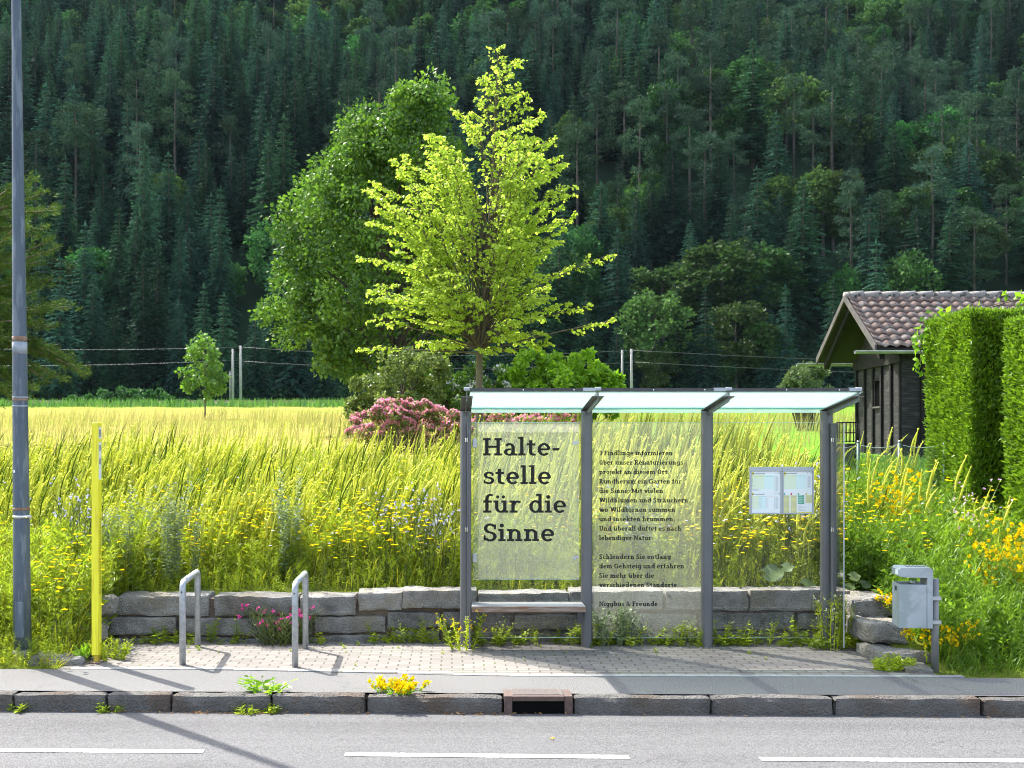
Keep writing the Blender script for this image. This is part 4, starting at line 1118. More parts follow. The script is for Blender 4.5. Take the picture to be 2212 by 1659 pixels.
# roof
Xg = 7.73
q = PB()
for (ey, ez) in (EAVE_N, EAVE_F):
    q.prism([(Xg + .02, ey, ez - .035), (Xg + .02, RID[0], RID[1] - .05), (Xg + .02, RID[0], RID[1] - .10), (Xg + .02, ey, ez - .085)], (Xe + .5 - Xg, 0, 0))
roof = q.build('roof', MT['soffit'], shed)
def tiles(ey, ez, name):
    Ls = math.hypot(ey - RID[0], ez - RID[1]); rows = 9; nxw = 10
    xs_t = np.arange(Xg + .02, Xe + .5, .205 / nxw)
    U = np.array([0, (ey - RID[0]) / Ls, (ez - RID[1]) / Ls]); Nn = np.array([0, -U[2], U[1]]);
    if Nn[2] < 0: Nn = -Nn
    V, T = [], []
    for r in range(rows):
        s0 = Ls * r / rows + .0; s1 = Ls * (r + 1) / rows + .035
        ph = (xs_t - Xg) / .205 * 2 * np.pi
        wv = .020 * np.sin(ph) + .006 * np.sin(2 * ph + .6)
        jit = .004 * np.sin(np.floor((xs_t - Xg) / .205) * 12.9 + r * 7.7)
        for (s_, off) in ((s0, .008), (s1, .034)):
            base = np.array([0, RID[0], RID[1]]) + U * s_
            for x, w, j in zip(xs_t, wv, jit):
                V.append(np.array([x, base[1], base[2]]) + Nn * (off + w + j))
        # front lip of the row
        base = np.array([0, RID[0], RID[1]]) + U * s1
        for x, w, j in zip(xs_t, wv, jit): V.append(np.array([x, base[1], base[2]]) + Nn * (off + w + j - .016))
        m = len(xs_t); o = r * 3 * m
        for k in range(m - 1):
            T += [(o + k, o + k + 1, o + m + k + 1), (o + k, o + m + k + 1, o + m + k), (o + m + k, o + m + k + 1, o + 2 * m + k + 1), (o + m + k, o + 2 * m + k + 1, o + 2 * m + k)]
    nb = NB(); nb.add(np.array(V), T, .5); return nb.build(name, MT['tile'], roof)
tiles(*EAVE_N, 'tile_field'); tiles(*EAVE_F, 'tile_field')
q = PB()
x = Xg - .02
while x < Xe + .5:
    pts = [(x, RID[0], RID[1] - .005), (x + .36, RID[0], RID[1] + .012)]
    q.tube([pts[0], pts[1]], [.085, .095], 14, smooth=True); x += .345
q.build('ridge_tile_row', MT['ridge'], roof)
for (ey, ez) in (EAVE_N, EAVE_F):
    q = PB(); s_ = .10
    dy = (.10 if ey > RID[0] else -.10)
    q.prism([(Xg - .03, ey + dy * .3, ez - .12), (Xg - .03, RID[0], RID[1] - .10), (Xg - .03, RID[0], RID[1] + .02), (Xg - .03, ey + dy * .3, ez + .02)], (.035, 0, 0))
    q.build('bargeboard', MT['wood_grey'], roof)
    for yy, rr in ((ey + dy, .055),):
        g = PB(); n_ = 10
        prof = [(yy + rr * math.cos(R(180 + 180 * k / n_)), ez - .10 + rr * math.sin(R(180 + 180 * k / n_))) for k in range(n_ + 1)]
        vs = [(x_, a, b_) for x_ in (Xg - .42, Xe + .6) for a, b_ in prof] + [(x_, a + (yy - a) * .14, b_ + .006) for x_ in (Xg - .42, Xe + .6) for a, b_ in prof]
        m = n_ + 1; fs = []
        for k in range(n_): fs += [(k, k + 1, m + k + 1, m + k), (2 * m + k, 2 * m + k + 1, 3 * m + k + 1, 3 * m + k)]
        fs += [(0, m, 3 * m, 2 * m), (m - 1, 2 * m - 1, 4 * m - 1, 3 * m - 1), tuple(range(m)) + tuple(range(3 * m - 1, 2 * m - 1, -1))]
        g.add(vs, fs); g.build('gutter', MT['gutter'], roof)
for ey, ez in (EAVE_N, EAVE_F):
    q = PB(); q.prism([(Xg + .10, ey + (RID[0] - ey) * .06, ez - .10), (Xg + .10, RID[0], RID[1] - .115), (Xg + .10, RID[0], RID[1] - .26), (Xg + .10, ey + (RID[0] - ey) * .06, ez - .24)], (.10, 0, 0))
    q.build('rafter', MT['wood_dark'], roof)

# ------------------------------------------------------------ vegetation builders
def env_fn(table):
    ys_ = np.array([t[0] for t in table], float)
    return (lambda y: (np.interp(y, ys_, [t[1] for t in table]), np.interp(y, ys_, [t[2] for t in table])))

def bez(a, b, c, n=7):
    t = np.linspace(0, 1, n)[:, None]
    return (1 - t) ** 2 * a + 2 * t * (1 - t) * b + t ** 2 * c

# ---- the young linden behind the shelter
TY = 20.0
axis_pts = [(1035, 1060), (1035, 840), (1036, 740), (1050, 600), (1064, 400), (1070, 250), (1076, 110)]
def axis_x(y): return np.interp(-np.asarray(y, float), [-a[1] for a in axis_pts], [a[0] for a in axis_pts])
env = env_fn([(96, 1070, 1115), (150, 1032, 1122), (215, 1020, 1150), (250, 985, 1165), (290, 980, 1160), (305, 880, 1190), (330, 862, 1200), (365, 850, 1205), (400, 800, 1205), (430, 806, 1235), (445, 815, 1248), (480, 790, 1230), (520, 800, 1212), (560, 778, 1230), (590, 790, 1222), (620, 802, 1210), (660, 815, 1225), (695, 838, 1205), (720, 865, 1180), (745, 900, 1140), (770, 950, 1090)])
linden = thing('linden_tree', 'young linden tree with bright yellow-green leaves rising behind the left of the shelter', 'tree', px(1035, 1055, TY))
wood = NB(); lv = NB()
tr = [np.array(px(x, y, TY)) for x, y in axis_pts]
wood.tube(tr, [.085, .062, .055, .042, .028, .018, .006], 9)
S_ = TY / F
LP, LD, LT = [], [], []
def twig(p0, d, ln, nleaf, lsz):
    p1 = p0 + d * ln * .5 + np.array([0, 0, .03]); p2 = p0 + d * ln + np.array([0, 0, -.10 * ln])
    pts = bez(p0, p1, p2, 5)
    wood.tube(pts, [.006, .005, .004, .003, .002], 4)
    for k in range(nleaf):
        t = .12 + .9 * (k + rng.random()) / nleaf
        i = min(int(t * 4), 3); f = t * 4 - i
        p = pts[i] * (1 - f) + pts[min(i + 1, 4)] * f
        side = nrm(np.cross(d, [0, 0, 1])) * (1 if k % 2 else -1)
        dd = d * rng.uniform(.1, .7) + side * rng.uniform(.3, 1.0) + np.array([0, 0, rng.uniform(-.95, .05)])
        LP.append(p + rng.normal(0, .012, 3)); LD.append(dd); LT.append(np.clip(.5 + rng.normal(0, .28), 0, 1))
def limb(yt, az, scale=1.0):
    yt = float(np.clip(yt + rng.normal(0, 14), 112, 765))
    l, r = env(yt); ax = axis_x(yt)
    ca, sa = math.cos(az), math.sin(az)
    ca = math.copysign(abs(ca) ** .62, ca)
    Rr = (r - ax) if ca > 0 else (ax - l); dep = .5 * ((r - ax) + (ax - l))
    tip = np.array(px(float(ax), yt, TY)) + np.array([Rr * S_ * ca * scale, dep * S_ * .9 * sa * scale, 0])
    rr = math.hypot(Rr * ca, dep * sa) * scale
    yb = min(yt + 1.25 * rr + 40, 755)
    base = np.array(px(float(axis_x(yb)), yb, TY))
    up = base + (tip - base) * np.array([rng.uniform(.30, .50), rng.uniform(.30, .50), rng.uniform(.66, .90)]) + np.array([0, 0, .06 * rr * S_])
    ln = np.linalg.norm(tip - base)
    pts = bez(base, up, tip, 8) + np.concatenate([np.zeros((1, 3)), rng.normal(0, .018 * max(ln, .3), (6, 3)), np.zeros((1, 3))])
    r0 = .006 + .0045 * ln
    wood.tube(pts, list(np.linspace(r0, .004, 8)), 5)
    nt = max(3, int(ln * 7.0))
    for k in range(nt):
        t = .38 + .62 * (k + rng.random() * .8) / nt
        i = min(int(t * 7), 6); f = t * 7 - i
        p = pts[i] * (1 - f) + pts[i + 1] * f
        d = pts[i + 1] - pts[i]; d = d / np.linalg.norm(d)
        s = nrm(np.cross(d, [0, 0, 1])) * (1 if k % 2 else -1)
        dd = nrm(d * .75 + s * rng.uniform(.3, .95) + np.array([0, 0, rng.uniform(-.25, .15)]))
        twig(p, dd, rng.uniform(.16, .40) * (1.15 - .5 * t) * min(1, .5 + ln * .5), int(rng.integers(9, 14)), 0)
    twig(pts[-1] - (pts[-1] - pts[-2]) * .3, nrm(pts[-1] - pts[-2]), .16, 9, 0)
for i in range(150):
    yt = 130 + 630 * ((i + .5) / 150) ** .78
    if (yt < 300 and i % 2) or rng.random() < .12: continue
    limb(yt, (i * 2.399963) % (2 * math.pi), rng.uniform(.35, 1.03) ** .6)
for yt, az in [(310, math.pi), (305, .1), (405, math.pi), (440, .1), (480, math.pi - .2), (565, math.pi), (560, .2), (640, math.pi - .1), (620, math.pi), (340, 0.2), (375, 0.), (350, math.pi + .2), (420, math.pi + .3), (250, math.pi), (245, 0.)]:
    limb(yt, az, 1.0)
for xe, ye in ((1312, 552), (1318, 694), (790, 752), (1265, 662), (812, 690), (1180, 745)):            # two long twigs reaching out on the right
    tip = np.array(px(xe, ye, TY)); b0 = np.array(px(1060 if xe > 1036 else 1030, ye + 120 if ye < 600 else min(ye + 60, 762), TY))
    pts = bez(b0, b0 + (tip - b0) * np.array([.5, .5, .6]), tip, 8); wood.tube(pts, list(np.linspace(.02, .004, 8)), 5)
    for k in range(8): twig(pts[-1] - (pts[-1] - pts[-2]) * (k * .34), nrm((pts[-1] - pts[-2]) + rng.normal(0, .12, 3)), .16, 11, 0)
for k in range(46):                                   # short inner limbs
    limb(rng.uniform(300, 720), rng.uniform(0, 6.28), rng.uniform(.25, .8))
for k in range(26):                                   # leader
    y = 105 + k * 7; p = np.array(px(float(axis_x(y)), y, TY)); a = k * 2.4
    twig(p, nrm(np.array([math.cos(a), math.sin(a), .55])), rng.uniform(.12, .28), 9, 0)
LP, LD = np.array(LP), np.array(LD)
V, T = leaf_arrays(LP, LD, rng.uniform(.050, .085, len(LP)), .74); lv.add(V, T, np.repeat(LT, 4))
wood.build('trunk', MT['bark'], linden, smooth=True)
lv.build('crown', LF['linden'], linden)
print('linden leaves', len(LP))

# ---- generic crown of leaf clumps
def clump_crown(nb, centers, rads, nleaf, size, wid=.75, flat=.75, tint_sd=.25, droop=.35, mat=0):
    P, D, C = [], [], []
    for c, r in zip(centers, rads):
        n = int(nleaf * rng.uniform(.75, 1.25))
        u = nrm(rng.normal(size=(n, 3))); rad = r * rng.uniform(.25, 1, (n, 1)) ** .6
        P.append(np.array(c) + u * rad * np.array([1, 1, flat]))
        D.append(u * .7 + rng.normal(0, .6, (n, 3)) + np.array([0, 0, -droop]))
        C.append(np.clip(rng.normal(.5 + rng.normal(0, .2), tint_sd, n), 0, 1))
    P, D, C = np.concatenate(P), np.concatenate(D), np.concatenate(C)
    V, T = leaf_arrays(P, D, size * rng.uniform(.7, 1.3, len(P)), wid)
    nb.add(V, T, np.repeat(C, 4), mat)
    return nb

def env_points(table, Y, n, depth=.85, shell=.5):
    """points inside a crown given by its left/right outline on the picture at distance Y"""
    e = env_fn(table); out = []
    y0, y1 = table[0][0], table[-1][0]
    wmax = max(t[2] - t[1] for t in table)
    while len(out) < n:
        y = rng.uniform(y0, y1); l, r = e(y)
        if rng.random() > (r - l) / wmax: continue
        a = rng.uniform(0, 2 * math.pi); rr = rng.uniform(shell, 1) ** .6
        cx_, hw = (l + r) / 2, (r - l) / 2
        out.append(np.array(px(cx_ + hw * rr * math.cos(a), y, Y)) + np.array([0, hw / F * Y * depth * rr * math.sin(a), 0]))
    return out

def crown_tree(name, label, cat, base, Y, table, nclump, rad, nleaf, size, leafm, barkm, trunk_r, limbs=18, group=None, shell=.4, wid=.75, flat=.75, parts=('trunk', 'crown')):
    t = thing(name, label, cat, base, group)
    pts = env_points(table, Y, nclump, shell=shell)
    lv = NB(); clump_crown(lv, pts, [rad * rng.uniform(.7, 1.25) for _ in pts], nleaf, size, wid, flat)
    w = NB(); b = np.array(base)
    topz = max(p[2] for p in pts); cxm = np.mean([p[0] for p in pts])
    ax = [b + np.array([0, 0, -.15]), b + np.array([(cxm - b[0]) * .25, 0, (topz - b[2]) * .3]), np.array([cxm, b[1], b[2] + (topz - b[2]) * .62]), np.array([cxm, b[1], topz - rad * .3])]
    w.tube(ax, [trunk_r, trunk_r * .75, trunk_r * .45, trunk_r * .1], 8)
    for k in range(limbs):
        p = pts[k % len(pts)]; f = rng.uniform(.12, .55)
        s = b + np.array([(cxm - b[0]) * f, 0, (topz - b[2]) * f]); 
        if s[2] > p[2]: s[2] = b[2] + (p[2] - b[2]) * .6
        w.tube(bez(s, s + (p - s) * np.array([.4, .4, .7]), p, 6), list(np.linspace(trunk_r * .35, .012, 6)), 5)
    w.build(parts[0], barkm, t, smooth=True); lv.build(parts[1], leafm, t)
    return t

crown_tree('broadleaf_tree', 'large dark green broadleaf tree standing behind the yellow-green linden', 'tree', px(850, 985, 35), 35,
           [(186, 870, 955), (215, 825, 965), (240, 775, 975), (300, 715, 985), (350, 690, 985), (400, 655, 995), (450, 622, 1000), (500, 610, 1010), (560, 618, 1015), (595, 580, 1020), (640, 575, 1025), (680, 562, 1030), (730, 610, 1020), (770, 650, 1000), (800, 700, 970), (830, 735, 930)],
           300, .56, 180, .125, LF['darktree'], MT['bark_dark'], .24, 40, shell=.32)
crown_tree('young_tree', 'small young tree with round leafy crown alone on the golden field', 'tree', px(443, 917, 58), 58,
           [(728, 436, 450), (745, 420, 462), (770, 408, 478), (800, 396, 484), (825, 395, 486), (845, 405, 474), (856, 425, 458)], 44, .30, 60, .16, LF['young'], MT['bark'], .055, 10)

# ---- pine at the left edge
pine = thing('scots_pine', 'pine with long drooping needle branches reaching in at the left edge', 'tree', px(-85, 960, 30))
w = NB(); lv = NB(); PY_ = 30
w.tube([px(-85, 965, PY_), px(-82, 700, PY_), px(-75, 400, PY_), px(-70, 260, PY_)], [.22, .18, .10, .04], 9)
P, D, C = [], [], []
for (xt, yt, y0) in [(60, 395, 470), (108, 428, 480), (40, 480, 500), (108, 520, 590), (60, 560, 600), (30, 610, 650), (122, 640, 690), (85, 600, 650), (50, 690, 700), (70, 745, 745), (165, 800, 745), (110, 820, 770), (40, 850, 800), (20, 770, 760), (-10, 420, 460), (0, 530, 560), (10, 870, 830), (-20, 650, 660), (95, 690, 720), (130, 770, 740)]:
    for rep in range(3):
        tip = np.array(px(xt + rng.normal(0, 12), yt + rng.normal(0, 12), PY_)) + np.array([0, rng.normal(0, .9), 0]); b0 = np.array(px(-82, y0, PY_))
        pts = bez(b0, b0 + (tip - b0) * np.array([.55, .5, .1]) + np.array([0, 0, .25]), tip, 8)
        w.tube(pts, list(np.linspace(.05, .012, 8)), 5)
        for k in range(46):
            t = rng.uniform(.30, 1.0); i = min(int(t * 7), 6); f = t * 7 - i
            c = pts[i] * (1 - f) + pts[i + 1] * f + rng.normal(0, .13, 3) * np.array([1, 1, .55])
            d0 = pts[i + 1] - pts[i]; d0 = d0 / np.linalg.norm(d0); tn = np.clip(rng.normal(.5, .25), 0, 1)
            for m in range(13):
                P.append(c + d0 * .01 * m); D.append(d0 * .5 + rng.normal(0, .6, 3) + np.array([0, 0, .25])); C.append(tn)
V, T = leaf_arrays(np.array(P), np.array(D), rng.uniform(.10, .17, len(P)), .12); lv.add(V, T, np.repeat(C, 4))
w.build('trunk', MT['bark'], pine, smooth=True); lv.build('crown', LF['pine'], pine)

# ---- shrubs
def shrub(name, label, Y, lobes, leafm, nleaf, size, density=1.0, cat='shrub', wid=.7, extra=None, droop=.2, depth=.9, stems=True, rs=.30):
    """lobes: (x, y, rx, ry) on the picture at distance Y"""
    b = px(sum(l[0] for l in lobes) / len(lobes), max(l[1] + l[3] for l in lobes) + 12, Y); b.z = float(gz(b.x, b.y))
    t = thing(name, label, cat, b)
    cs, rads = [], []
    for (x, y, rx, ry) in lobes:
        n = int(density * (rx * ry) / 220) + 6
        for _ in range(n):
            u = nrm(rng.normal(size=3)); u[1] *= 1; rr = rng.uniform(.45, 1) ** .5
            c = np.array(px(x + u[0] * rx * rr, y - u[2] * ry * rr, Y)) + np.array([0, u[1] * rx / F * Y * depth * rr, 0])
            cs.append(c); rads.append(rs * min(rx, ry) / F * Y * rng.uniform(.7, 1.3))
    nb = NB(); clump_crown(nb, cs, rads, nleaf, size, wid, .85, .28, droop)
    w = NB()
    for c in cs[::max(1, len(cs) // 40)]:
        s = np.array(b) + np.array([(c[0] - b.x) * .35, (c[1] - b.y) * .35, -.1])
        w.tube(bez(s, s + (c - s) * np.array([.3, .3, .6]), c, 5), [.022, .018, .014, .010, .006], 4)
    w.build('stems', MT['bark_dark'], t); nb.build('foliage', leafm, t)
    if extra:
        fm, cnt, fs_, nm = extra
        cs_a = np.array(cs); sel = rng.integers(0, len(cs), cnt)
        u = nrm(rng.normal(size=(cnt, 3))); u[:, 2] = np.abs(u[:, 2]) * .9 - .15; u[:, 1] = -np.abs(u[:, 1]) * .8 + .3
        P = cs_a[sel] + u * np.array(rads)[sel][:, None] * 1.08
        P5 = np.repeat(P, 5, 0); D5 = nrm(rng.normal(size=(cnt * 5, 3)) + np.array([0, -.4, .5]))
        V, T = leaf_arrays(P5 + D5 * fs_ * .1, D5, fs_ * rng.uniform(.7, 1.2, cnt * 5), .9)
        f = NB(); f.add(V, T, np.repeat(np.clip(rng.normal(.5, .3, cnt), 0, 1), 20)); f.build(nm, fm, t)
    return t
shrub('broad_shrub', 'rounded olive green shrub left of the linden trunk', 29, [(855, 815, 70, 62), (800, 850, 45, 42), (905, 800, 55, 60), (870, 870, 90, 40), (775, 880, 30, 30)], LF['olive'], 85, .095, 1.0)
shrub('flowering_shrub', 'shrub with small white blossoms around the linden trunk', 30, [(975, 830, 50, 58), (1010, 865, 60, 45), (1060, 810, 40, 45)], LF['darktree'], 80, .10, .9, extra=(LF['white'], 170, .07, 'blossom'))
shrub('leafy_shrub', 'vivid light green shrub behind the shelter roof, right of the linden', 31, [(1150, 800, 60, 52), (1215, 810, 65, 50), (1270, 800, 45, 48), (1310, 830, 32, 38), (1185, 850, 110, 50), (1100, 850, 50, 50), (1290, 860, 55, 45)], LF['bright'], 95, .13, 1.0)
shrub('rose_bush', 'pink flowering rose bush left of the shelter', 25, [(880, 902, 80, 40), (815, 918, 66, 34), (850, 890, 50, 34), (940, 915, 60, 38), (985, 930, 40, 28), (775, 935, 34, 22), (895, 880, 40, 22)], LF['olive'], 60, .06, 2.0, extra=(LF['pink'], 3600, .048, 'blossom'), rs=.24)
shrub('rose_bush', 'pink flowering rose bush seen under the shelter roof', 25.6, [(1060, 905, 45, 30), (1110, 900, 60, 34), (1170, 905, 60, 34), (1225, 905, 50, 32)], LF['bright'], 60, .06, 2.0, extra=(LF['pink'], 1900, .048, 'blossom'), rs=.24)
shrub('willow_shrub', 'pale grey-green feathery shrub between the shelter and the shed', 42, [(1745, 815, 42, 30), (1765, 800, 20, 20), (1705, 835, 26, 18), (1750, 850, 55, 30)], LF['pale'], 90, .16, 1.2, wid=.35)
shrub('low_hedge', 'long low clipped hedge at the far edge of the field', 148, [(175, 860, 24, 14), (215, 857, 30, 14), (260, 856, 34, 14), (305, 857, 30, 14), (340, 860, 24, 14)], LF['lowhedge'], 90, .42, 2.0, 'hedge', rs=.5)
shrub('low_hedge', 'short low hedge piece right of the long low hedge', 149, [(378, 868, 18, 9), (402, 870, 16, 8)], LF['lowhedge'], 90, .42, 2.0, 'hedge', rs=.5)

# ---- thuja hedge blocks
def hedge(label, x0, x1, y0, y1, z0, z1, nf):
    t = thing('clipped_hedge', label, 'hedge', ((x0 + x1) / 2, (y0 + y1) / 2, z0), 'thuja hedge blocks on the right')
    core = PB()
    core.box(x0 + .16, x1 - .1, y0 + .16, y1 - .1, z0, z1 - .14, bev=.05)
    core.build('branch_core', simple('hedge_core', (.035, .03, .016), (.05, .055, .015), 9, 1.0, spec=0), t)
    P, N = [], []
    faces = [((x0, y0, z0), (0, y1 - y0, 0), (0, 0, z1 - z0), (-1, 0, 0)), ((x0, y0, z0), (x1 - x0, 0, 0), (0, 0, z1 - z0), (0, -1, 0)), ((x0, y0, z1), (x1 - x0, 0, 0), (0, y1 - y0, 0), (0, 0, 1)), ((x0, y1, z0), (x1 - x0, 0, 0), (0, 0, z1 - z0), (0, 1, 0))]
    for o, a, b_, n_ in faces:
        a, b_, n_ = np.array(a), np.array(b_), np.array(n_, float)
        cnt = int(nf * np.linalg.norm(np.cross(a, b_)))
        uv = rng.random((cnt, 2)); p = np.array(o) + uv[:, :1] * a + uv[:, 1:] * b_
        lump = np.array([noise.noise(Vector(q * 2.2)) + .6 * noise.noise(Vector(q * 6)) for q in p])[:, None]
        P.append(p + n_ * (lump * .055 - rng.uniform(0, .16, (cnt, 1)))); N.append(np.broadcast_to(n_, (cnt, 3)))
    P, N = np.concatenate(P), np.concatenate(N)
    D = N * .65 + rng.normal(0, .42, P.shape) + np.array([0, 0, .55])
    V, T = leaf_arrays(P, D, rng.uniform(.045, .088, len(P)), .36)
    f = NB(); f.add(V, T, np.repeat(np.clip(rng.normal(.5, .3, len(P)), 0, 1), 4))
    f.build('foliage', LF['hedge'], t)
    return t
h1 = hedge('tall square-cut bright green thuja hedge in front of the shed', 6.80, 9.6, 15.5, 17.0, 0.75, 3.84, 4600)
hedge('nearer thuja hedge block cut off by the right edge', 6.50, 8.4, 12.2, 13.9, 0.35, 3.52, 4600)
# creeper on top of the hedge
vine = thing('creeper', 'broad-leaved climbing creeper sprawling over the top corner of the square-cut hedge', 'climbing plant', (7.6, 16.4, 3.8))
w = NB(); P = []
for a in [[(6.85, 17.0, 3.0), (6.75, 17.0, 3.6), (6.9, 16.9, 3.95), (7.4, 16.6, 3.98)], [(7.2, 16.6, 3.9), (7.8, 16.4, 4.08), (8.5, 16.3, 4.1), (9.3, 16.2, 4.0)], [(6.74, 16.9, 3.7), (6.70, 16.9, 3.45), (6.72, 16.95, 3.2)], [(7.9, 16.2, 4.0), (8.15, 16.2, 4.22), (8.2, 16.3, 4.3)]]:
    w.tube([np.array(q) for q in a], [.008] * len(a), 4)
    a = np.array(a)
    for k in range(40):
        t = rng.random() * (len(a) - 1); i = int(t); f = t - i
        P.append(a[i] * (1 - f) + a[i + 1] * f + rng.normal(0, .07, 3))
P = np.array(P); V, T = leaf_arrays(P, rng.normal(0, .6, P.shape) + np.array([-.2, -.2, .1]), rng.uniform(.07, .13, len(P)), .75)
f = NB(); f.add(V, T, np.repeat(rng.random(len(P)), 4)); w.build('stem', MT['bark'], vine); f.build('foliage', LF['bright'], vine)

# ---- chain-link fence
fa = [px(1790, 1000, 18.4), px(1854, 1000, 17.7), px(1943, 1000, 17.0), px(2040, 1000, 16.4)]
fence = thing('wire_fence', 'green chain-link fence with thin posts in front of the shed', 'fence', (fa[2].x, fa[2].y, 1.2))
ftop = 2.08
for q_ in fa:
    q = PB(); q.tube([(q_.x, q_.y, .9), (q_.x, q_.y, ftop + .03)], .024, 10); pst = q.build('post', MT['fence_green'], fence)
    q = PB(); q.tube([(q_.x, q_.y, ftop + .031), (q_.x, q_.y, ftop + .055)], [.028, .016], 10); q.build('cap', MT['alu'], pst)
q = PB()
for a, b_ in zip(fa[:-1], fa[1:]):
    d = b_ - a; ln = math.hypot(d.x, d.y); u = Vector((d.x / ln, d.y / ln, 0)); hgt = .82; st_ = .055
    sag = lambda s: -.05 * 4 * (s / ln) * (1 - s / ln)
    n_ = int(ln / st_)
    for k in range(-int(hgt / st_), n_):
        for dirn in (1, -1):
            s0 = k * st_ if dirn > 0 else k * st_ + hgt
            pts = []
            for m in range(7):
                z = hgt * m / 6; s = s0 + dirn * z
                if 0 <= s <= ln: pts.append(Vector((a.x, a.y, 0)) + u * s + Vector((0, 0, ftop - hgt + z + sag(s) * z / hgt)))
            if len(pts) > 1: q.tube(pts, .0022, 3, caps=False)
    q.tube([Vector((a.x, a.y, 0)) + u * (ln * k / 8) + Vector((0, 0, ftop + sag(ln * k / 8))) for k in range(9)], .004, 4)
q.build('wire_netting', MT['fence_green'], fence)

# ---- wire compost basket behind the shelter's right post
cb = px(1832, 960, 19.5); cb.z = 1.40
bk = thing('compost_basket', 'round dark wire basket on a wooden stump behind the right shelter post', 'basket', cb)
q = PB()
for k in range(18):
    a = 2 * math.pi * k / 18; q.tube([cb + Vector((.17 * math.cos(a), .17 * math.sin(a), .72)), cb + Vector((.18 * math.cos(a), .18 * math.sin(a), 1.05))], .006, 4)
for z in (.74, .88, 1.05): q.tube([cb + Vector((.18 * math.cos(2 * math.pi * k / 18), .18 * math.sin(2 * math.pi * k / 18), z)) for k in range(19)], .008, 5, caps=False)
q.build('wire_cage', MT['wood_dark'], bk)
q = PB(); q.tube([cb + Vector((0, 0, -.1)), cb + Vector((0, 0, .35)), cb + Vector((0, 0, .70))], [.19, .17, .20], 14); q.build('stump', MT['wood_dark'], bk)

# ---- power poles, cables, railway
def upole(xd, ytop, ybase, label, r=.13, Y=158.0):
    a, b_ = px(xd, ybase, Y), px(xd, ytop, Y); t = thing('power_pole', label, 'power pole', a, 'pale power poles along the railway')
    q = PB(); q.tube([a, a + (b_ - a) * .5, b_], [r, r * .9, r * .75], 8); q.build('mast', MT['utility'], t)
    q = PB(); q.box(b_.x - .22, b_.x + .22, Y - .05, Y + .05, b_.z - .45, b_.z - .33); q.build('cross_arm', MT['utility'], t)
upole(503, 754, 866, 'shorter pole of the pair right of the young tree on the field', .19)
upole(520, 747, 864, 'taller pole of the pair right of the young tree on the field', .19)
upole(497, 802, 866, 'thin short post with a box between the young tree and the pole pair', .09)
upole(1344, 756, 872, 'left pole of the pair above the middle of the shelter roof', .17)
upole(1364, 754, 872, 'right pole of the pair above the middle of the shelter roof', .19)
def cable(x0, y0, x1, y1, sag, label):
    q = PB(); a, b_ = px(x0, y0, 158), px(x1, y1, 158)
    q.tube([a + (b_ - a) * (k / 14) + Vector((0, -.3, -sag * 4 * (k / 14) * (1 - k / 14))) for k in range(15)], .011, 4)
    tag(q.build('power_cable', MT['wire'], loc=(a + b_) / 2), label, 'cable', 'cables strung along the railway')
cable(-300, 745, 520, 750, .5, 'upper power cable running left from the pole pair on the field')
cable(-300, 786, 520, 778, .5, 'lower power cable running left from the pole pair on the field')
cable(520, 750, 1364, 757, .9, 'upper power cable between the two pole pairs')
cable(520, 780, 1364, 783, .9, 'lower power cable between the two pole pairs')
cable(1364, 757, 2600, 790, .6, 'upper power cable running right towards the shed')
cable(1364, 782, 2600, 815, .6, 'lower power cable running right towards the shed')
q = PB()
zr = px(0, 866, 163).z
q.prism([(-200, 161, zr - 1.2), (-200, 162.3, zr - .1), (-200, 166, zr - .1), (-200, 168, zr - 1.2)], (400, 0, 0), 0)
for yy in (163.3, 164.75): q.box(-200, 200, yy - .06, yy + .06, zr - .0995, zr + .12, 1)
tag(q.build('railway_track', [simple('track_ballast', (.16, .14, .12), (.24, .21, .18), 3, 1.0), MT['rust']]), None, None, kind='structure')

# ------------------------------------------------------------ forest on the hillside
def spruce_geo(h, wr, seed, dens=1.0):
    r_ = np.random.default_rng(seed)
    P, D, S, Wd, C = [], [], [], [], []
    lev = int(30 * dens)
    for i in range(lev):
        f = (i + r_.uniform(-.3, .3)) / lev
        f = min(max(f, 0), .99)
        z = h * (.10 + .90 * f); Lb = wr * (1 - f) ** .82 * r_.uniform(.78, 1.12) + .12
        nb_ = int(6 + 5 * (1 - f)); a0 = r_.uniform(0, 6.28)
        for k in range(nb_):
            a = a0 + 2 * math.pi * k / nb_ + r_.uniform(-.25, .25); L_ = Lb * r_.uniform(.65, 1.12)
            d = np.array([math.cos(a), math.sin(a), 0]); sd_ = np.array([-d[1], d[0], 0])
            tn = np.clip(.35 + .25 * f + r_.normal(0, .22), 0, 1)
            m = max(4, int(L_ * 3.2))
            for j in range(m):
                t = (j + .5) / m
                p = np.array([0, 0, z]) + d * L_ * t + np.array([0, 0, .10 * L_ * t - .42 * L_ * t * t])
                tl = (.22 + .5 * L_ * (1 - t) * .55) * r_.uniform(.8, 1.2)
                for s in (1, -1):
                    P.append(p); D.append(d * .65 + sd_ * s * .75 + np.array([0, 0, -.38 + r_.normal(0, .18)])); S.append(tl); C.append(tn + .25 * t); Wd.append(.42)
            P.append(np.array([0, 0, z]) + d * L_ * .8 + np.array([0, 0, -.2 * L_])); D.append(d + np.array([0, 0, -.15])); S.append(.4 + .12 * L_); C.append(min(1, tn + .3)); Wd.append(.4)
    P.append(np.array([0, 0, h * .96])); D.append(np.array([0, 0, 1.])); S.append(h * .06); C.append(.6); Wd.append(.3)
    V, T = leaf_arrays(np.array(P), np.array(D), np.array(S), np.array(Wd), .35)
    return V, T, np.repeat(np.clip(C, 0, 1), 4)

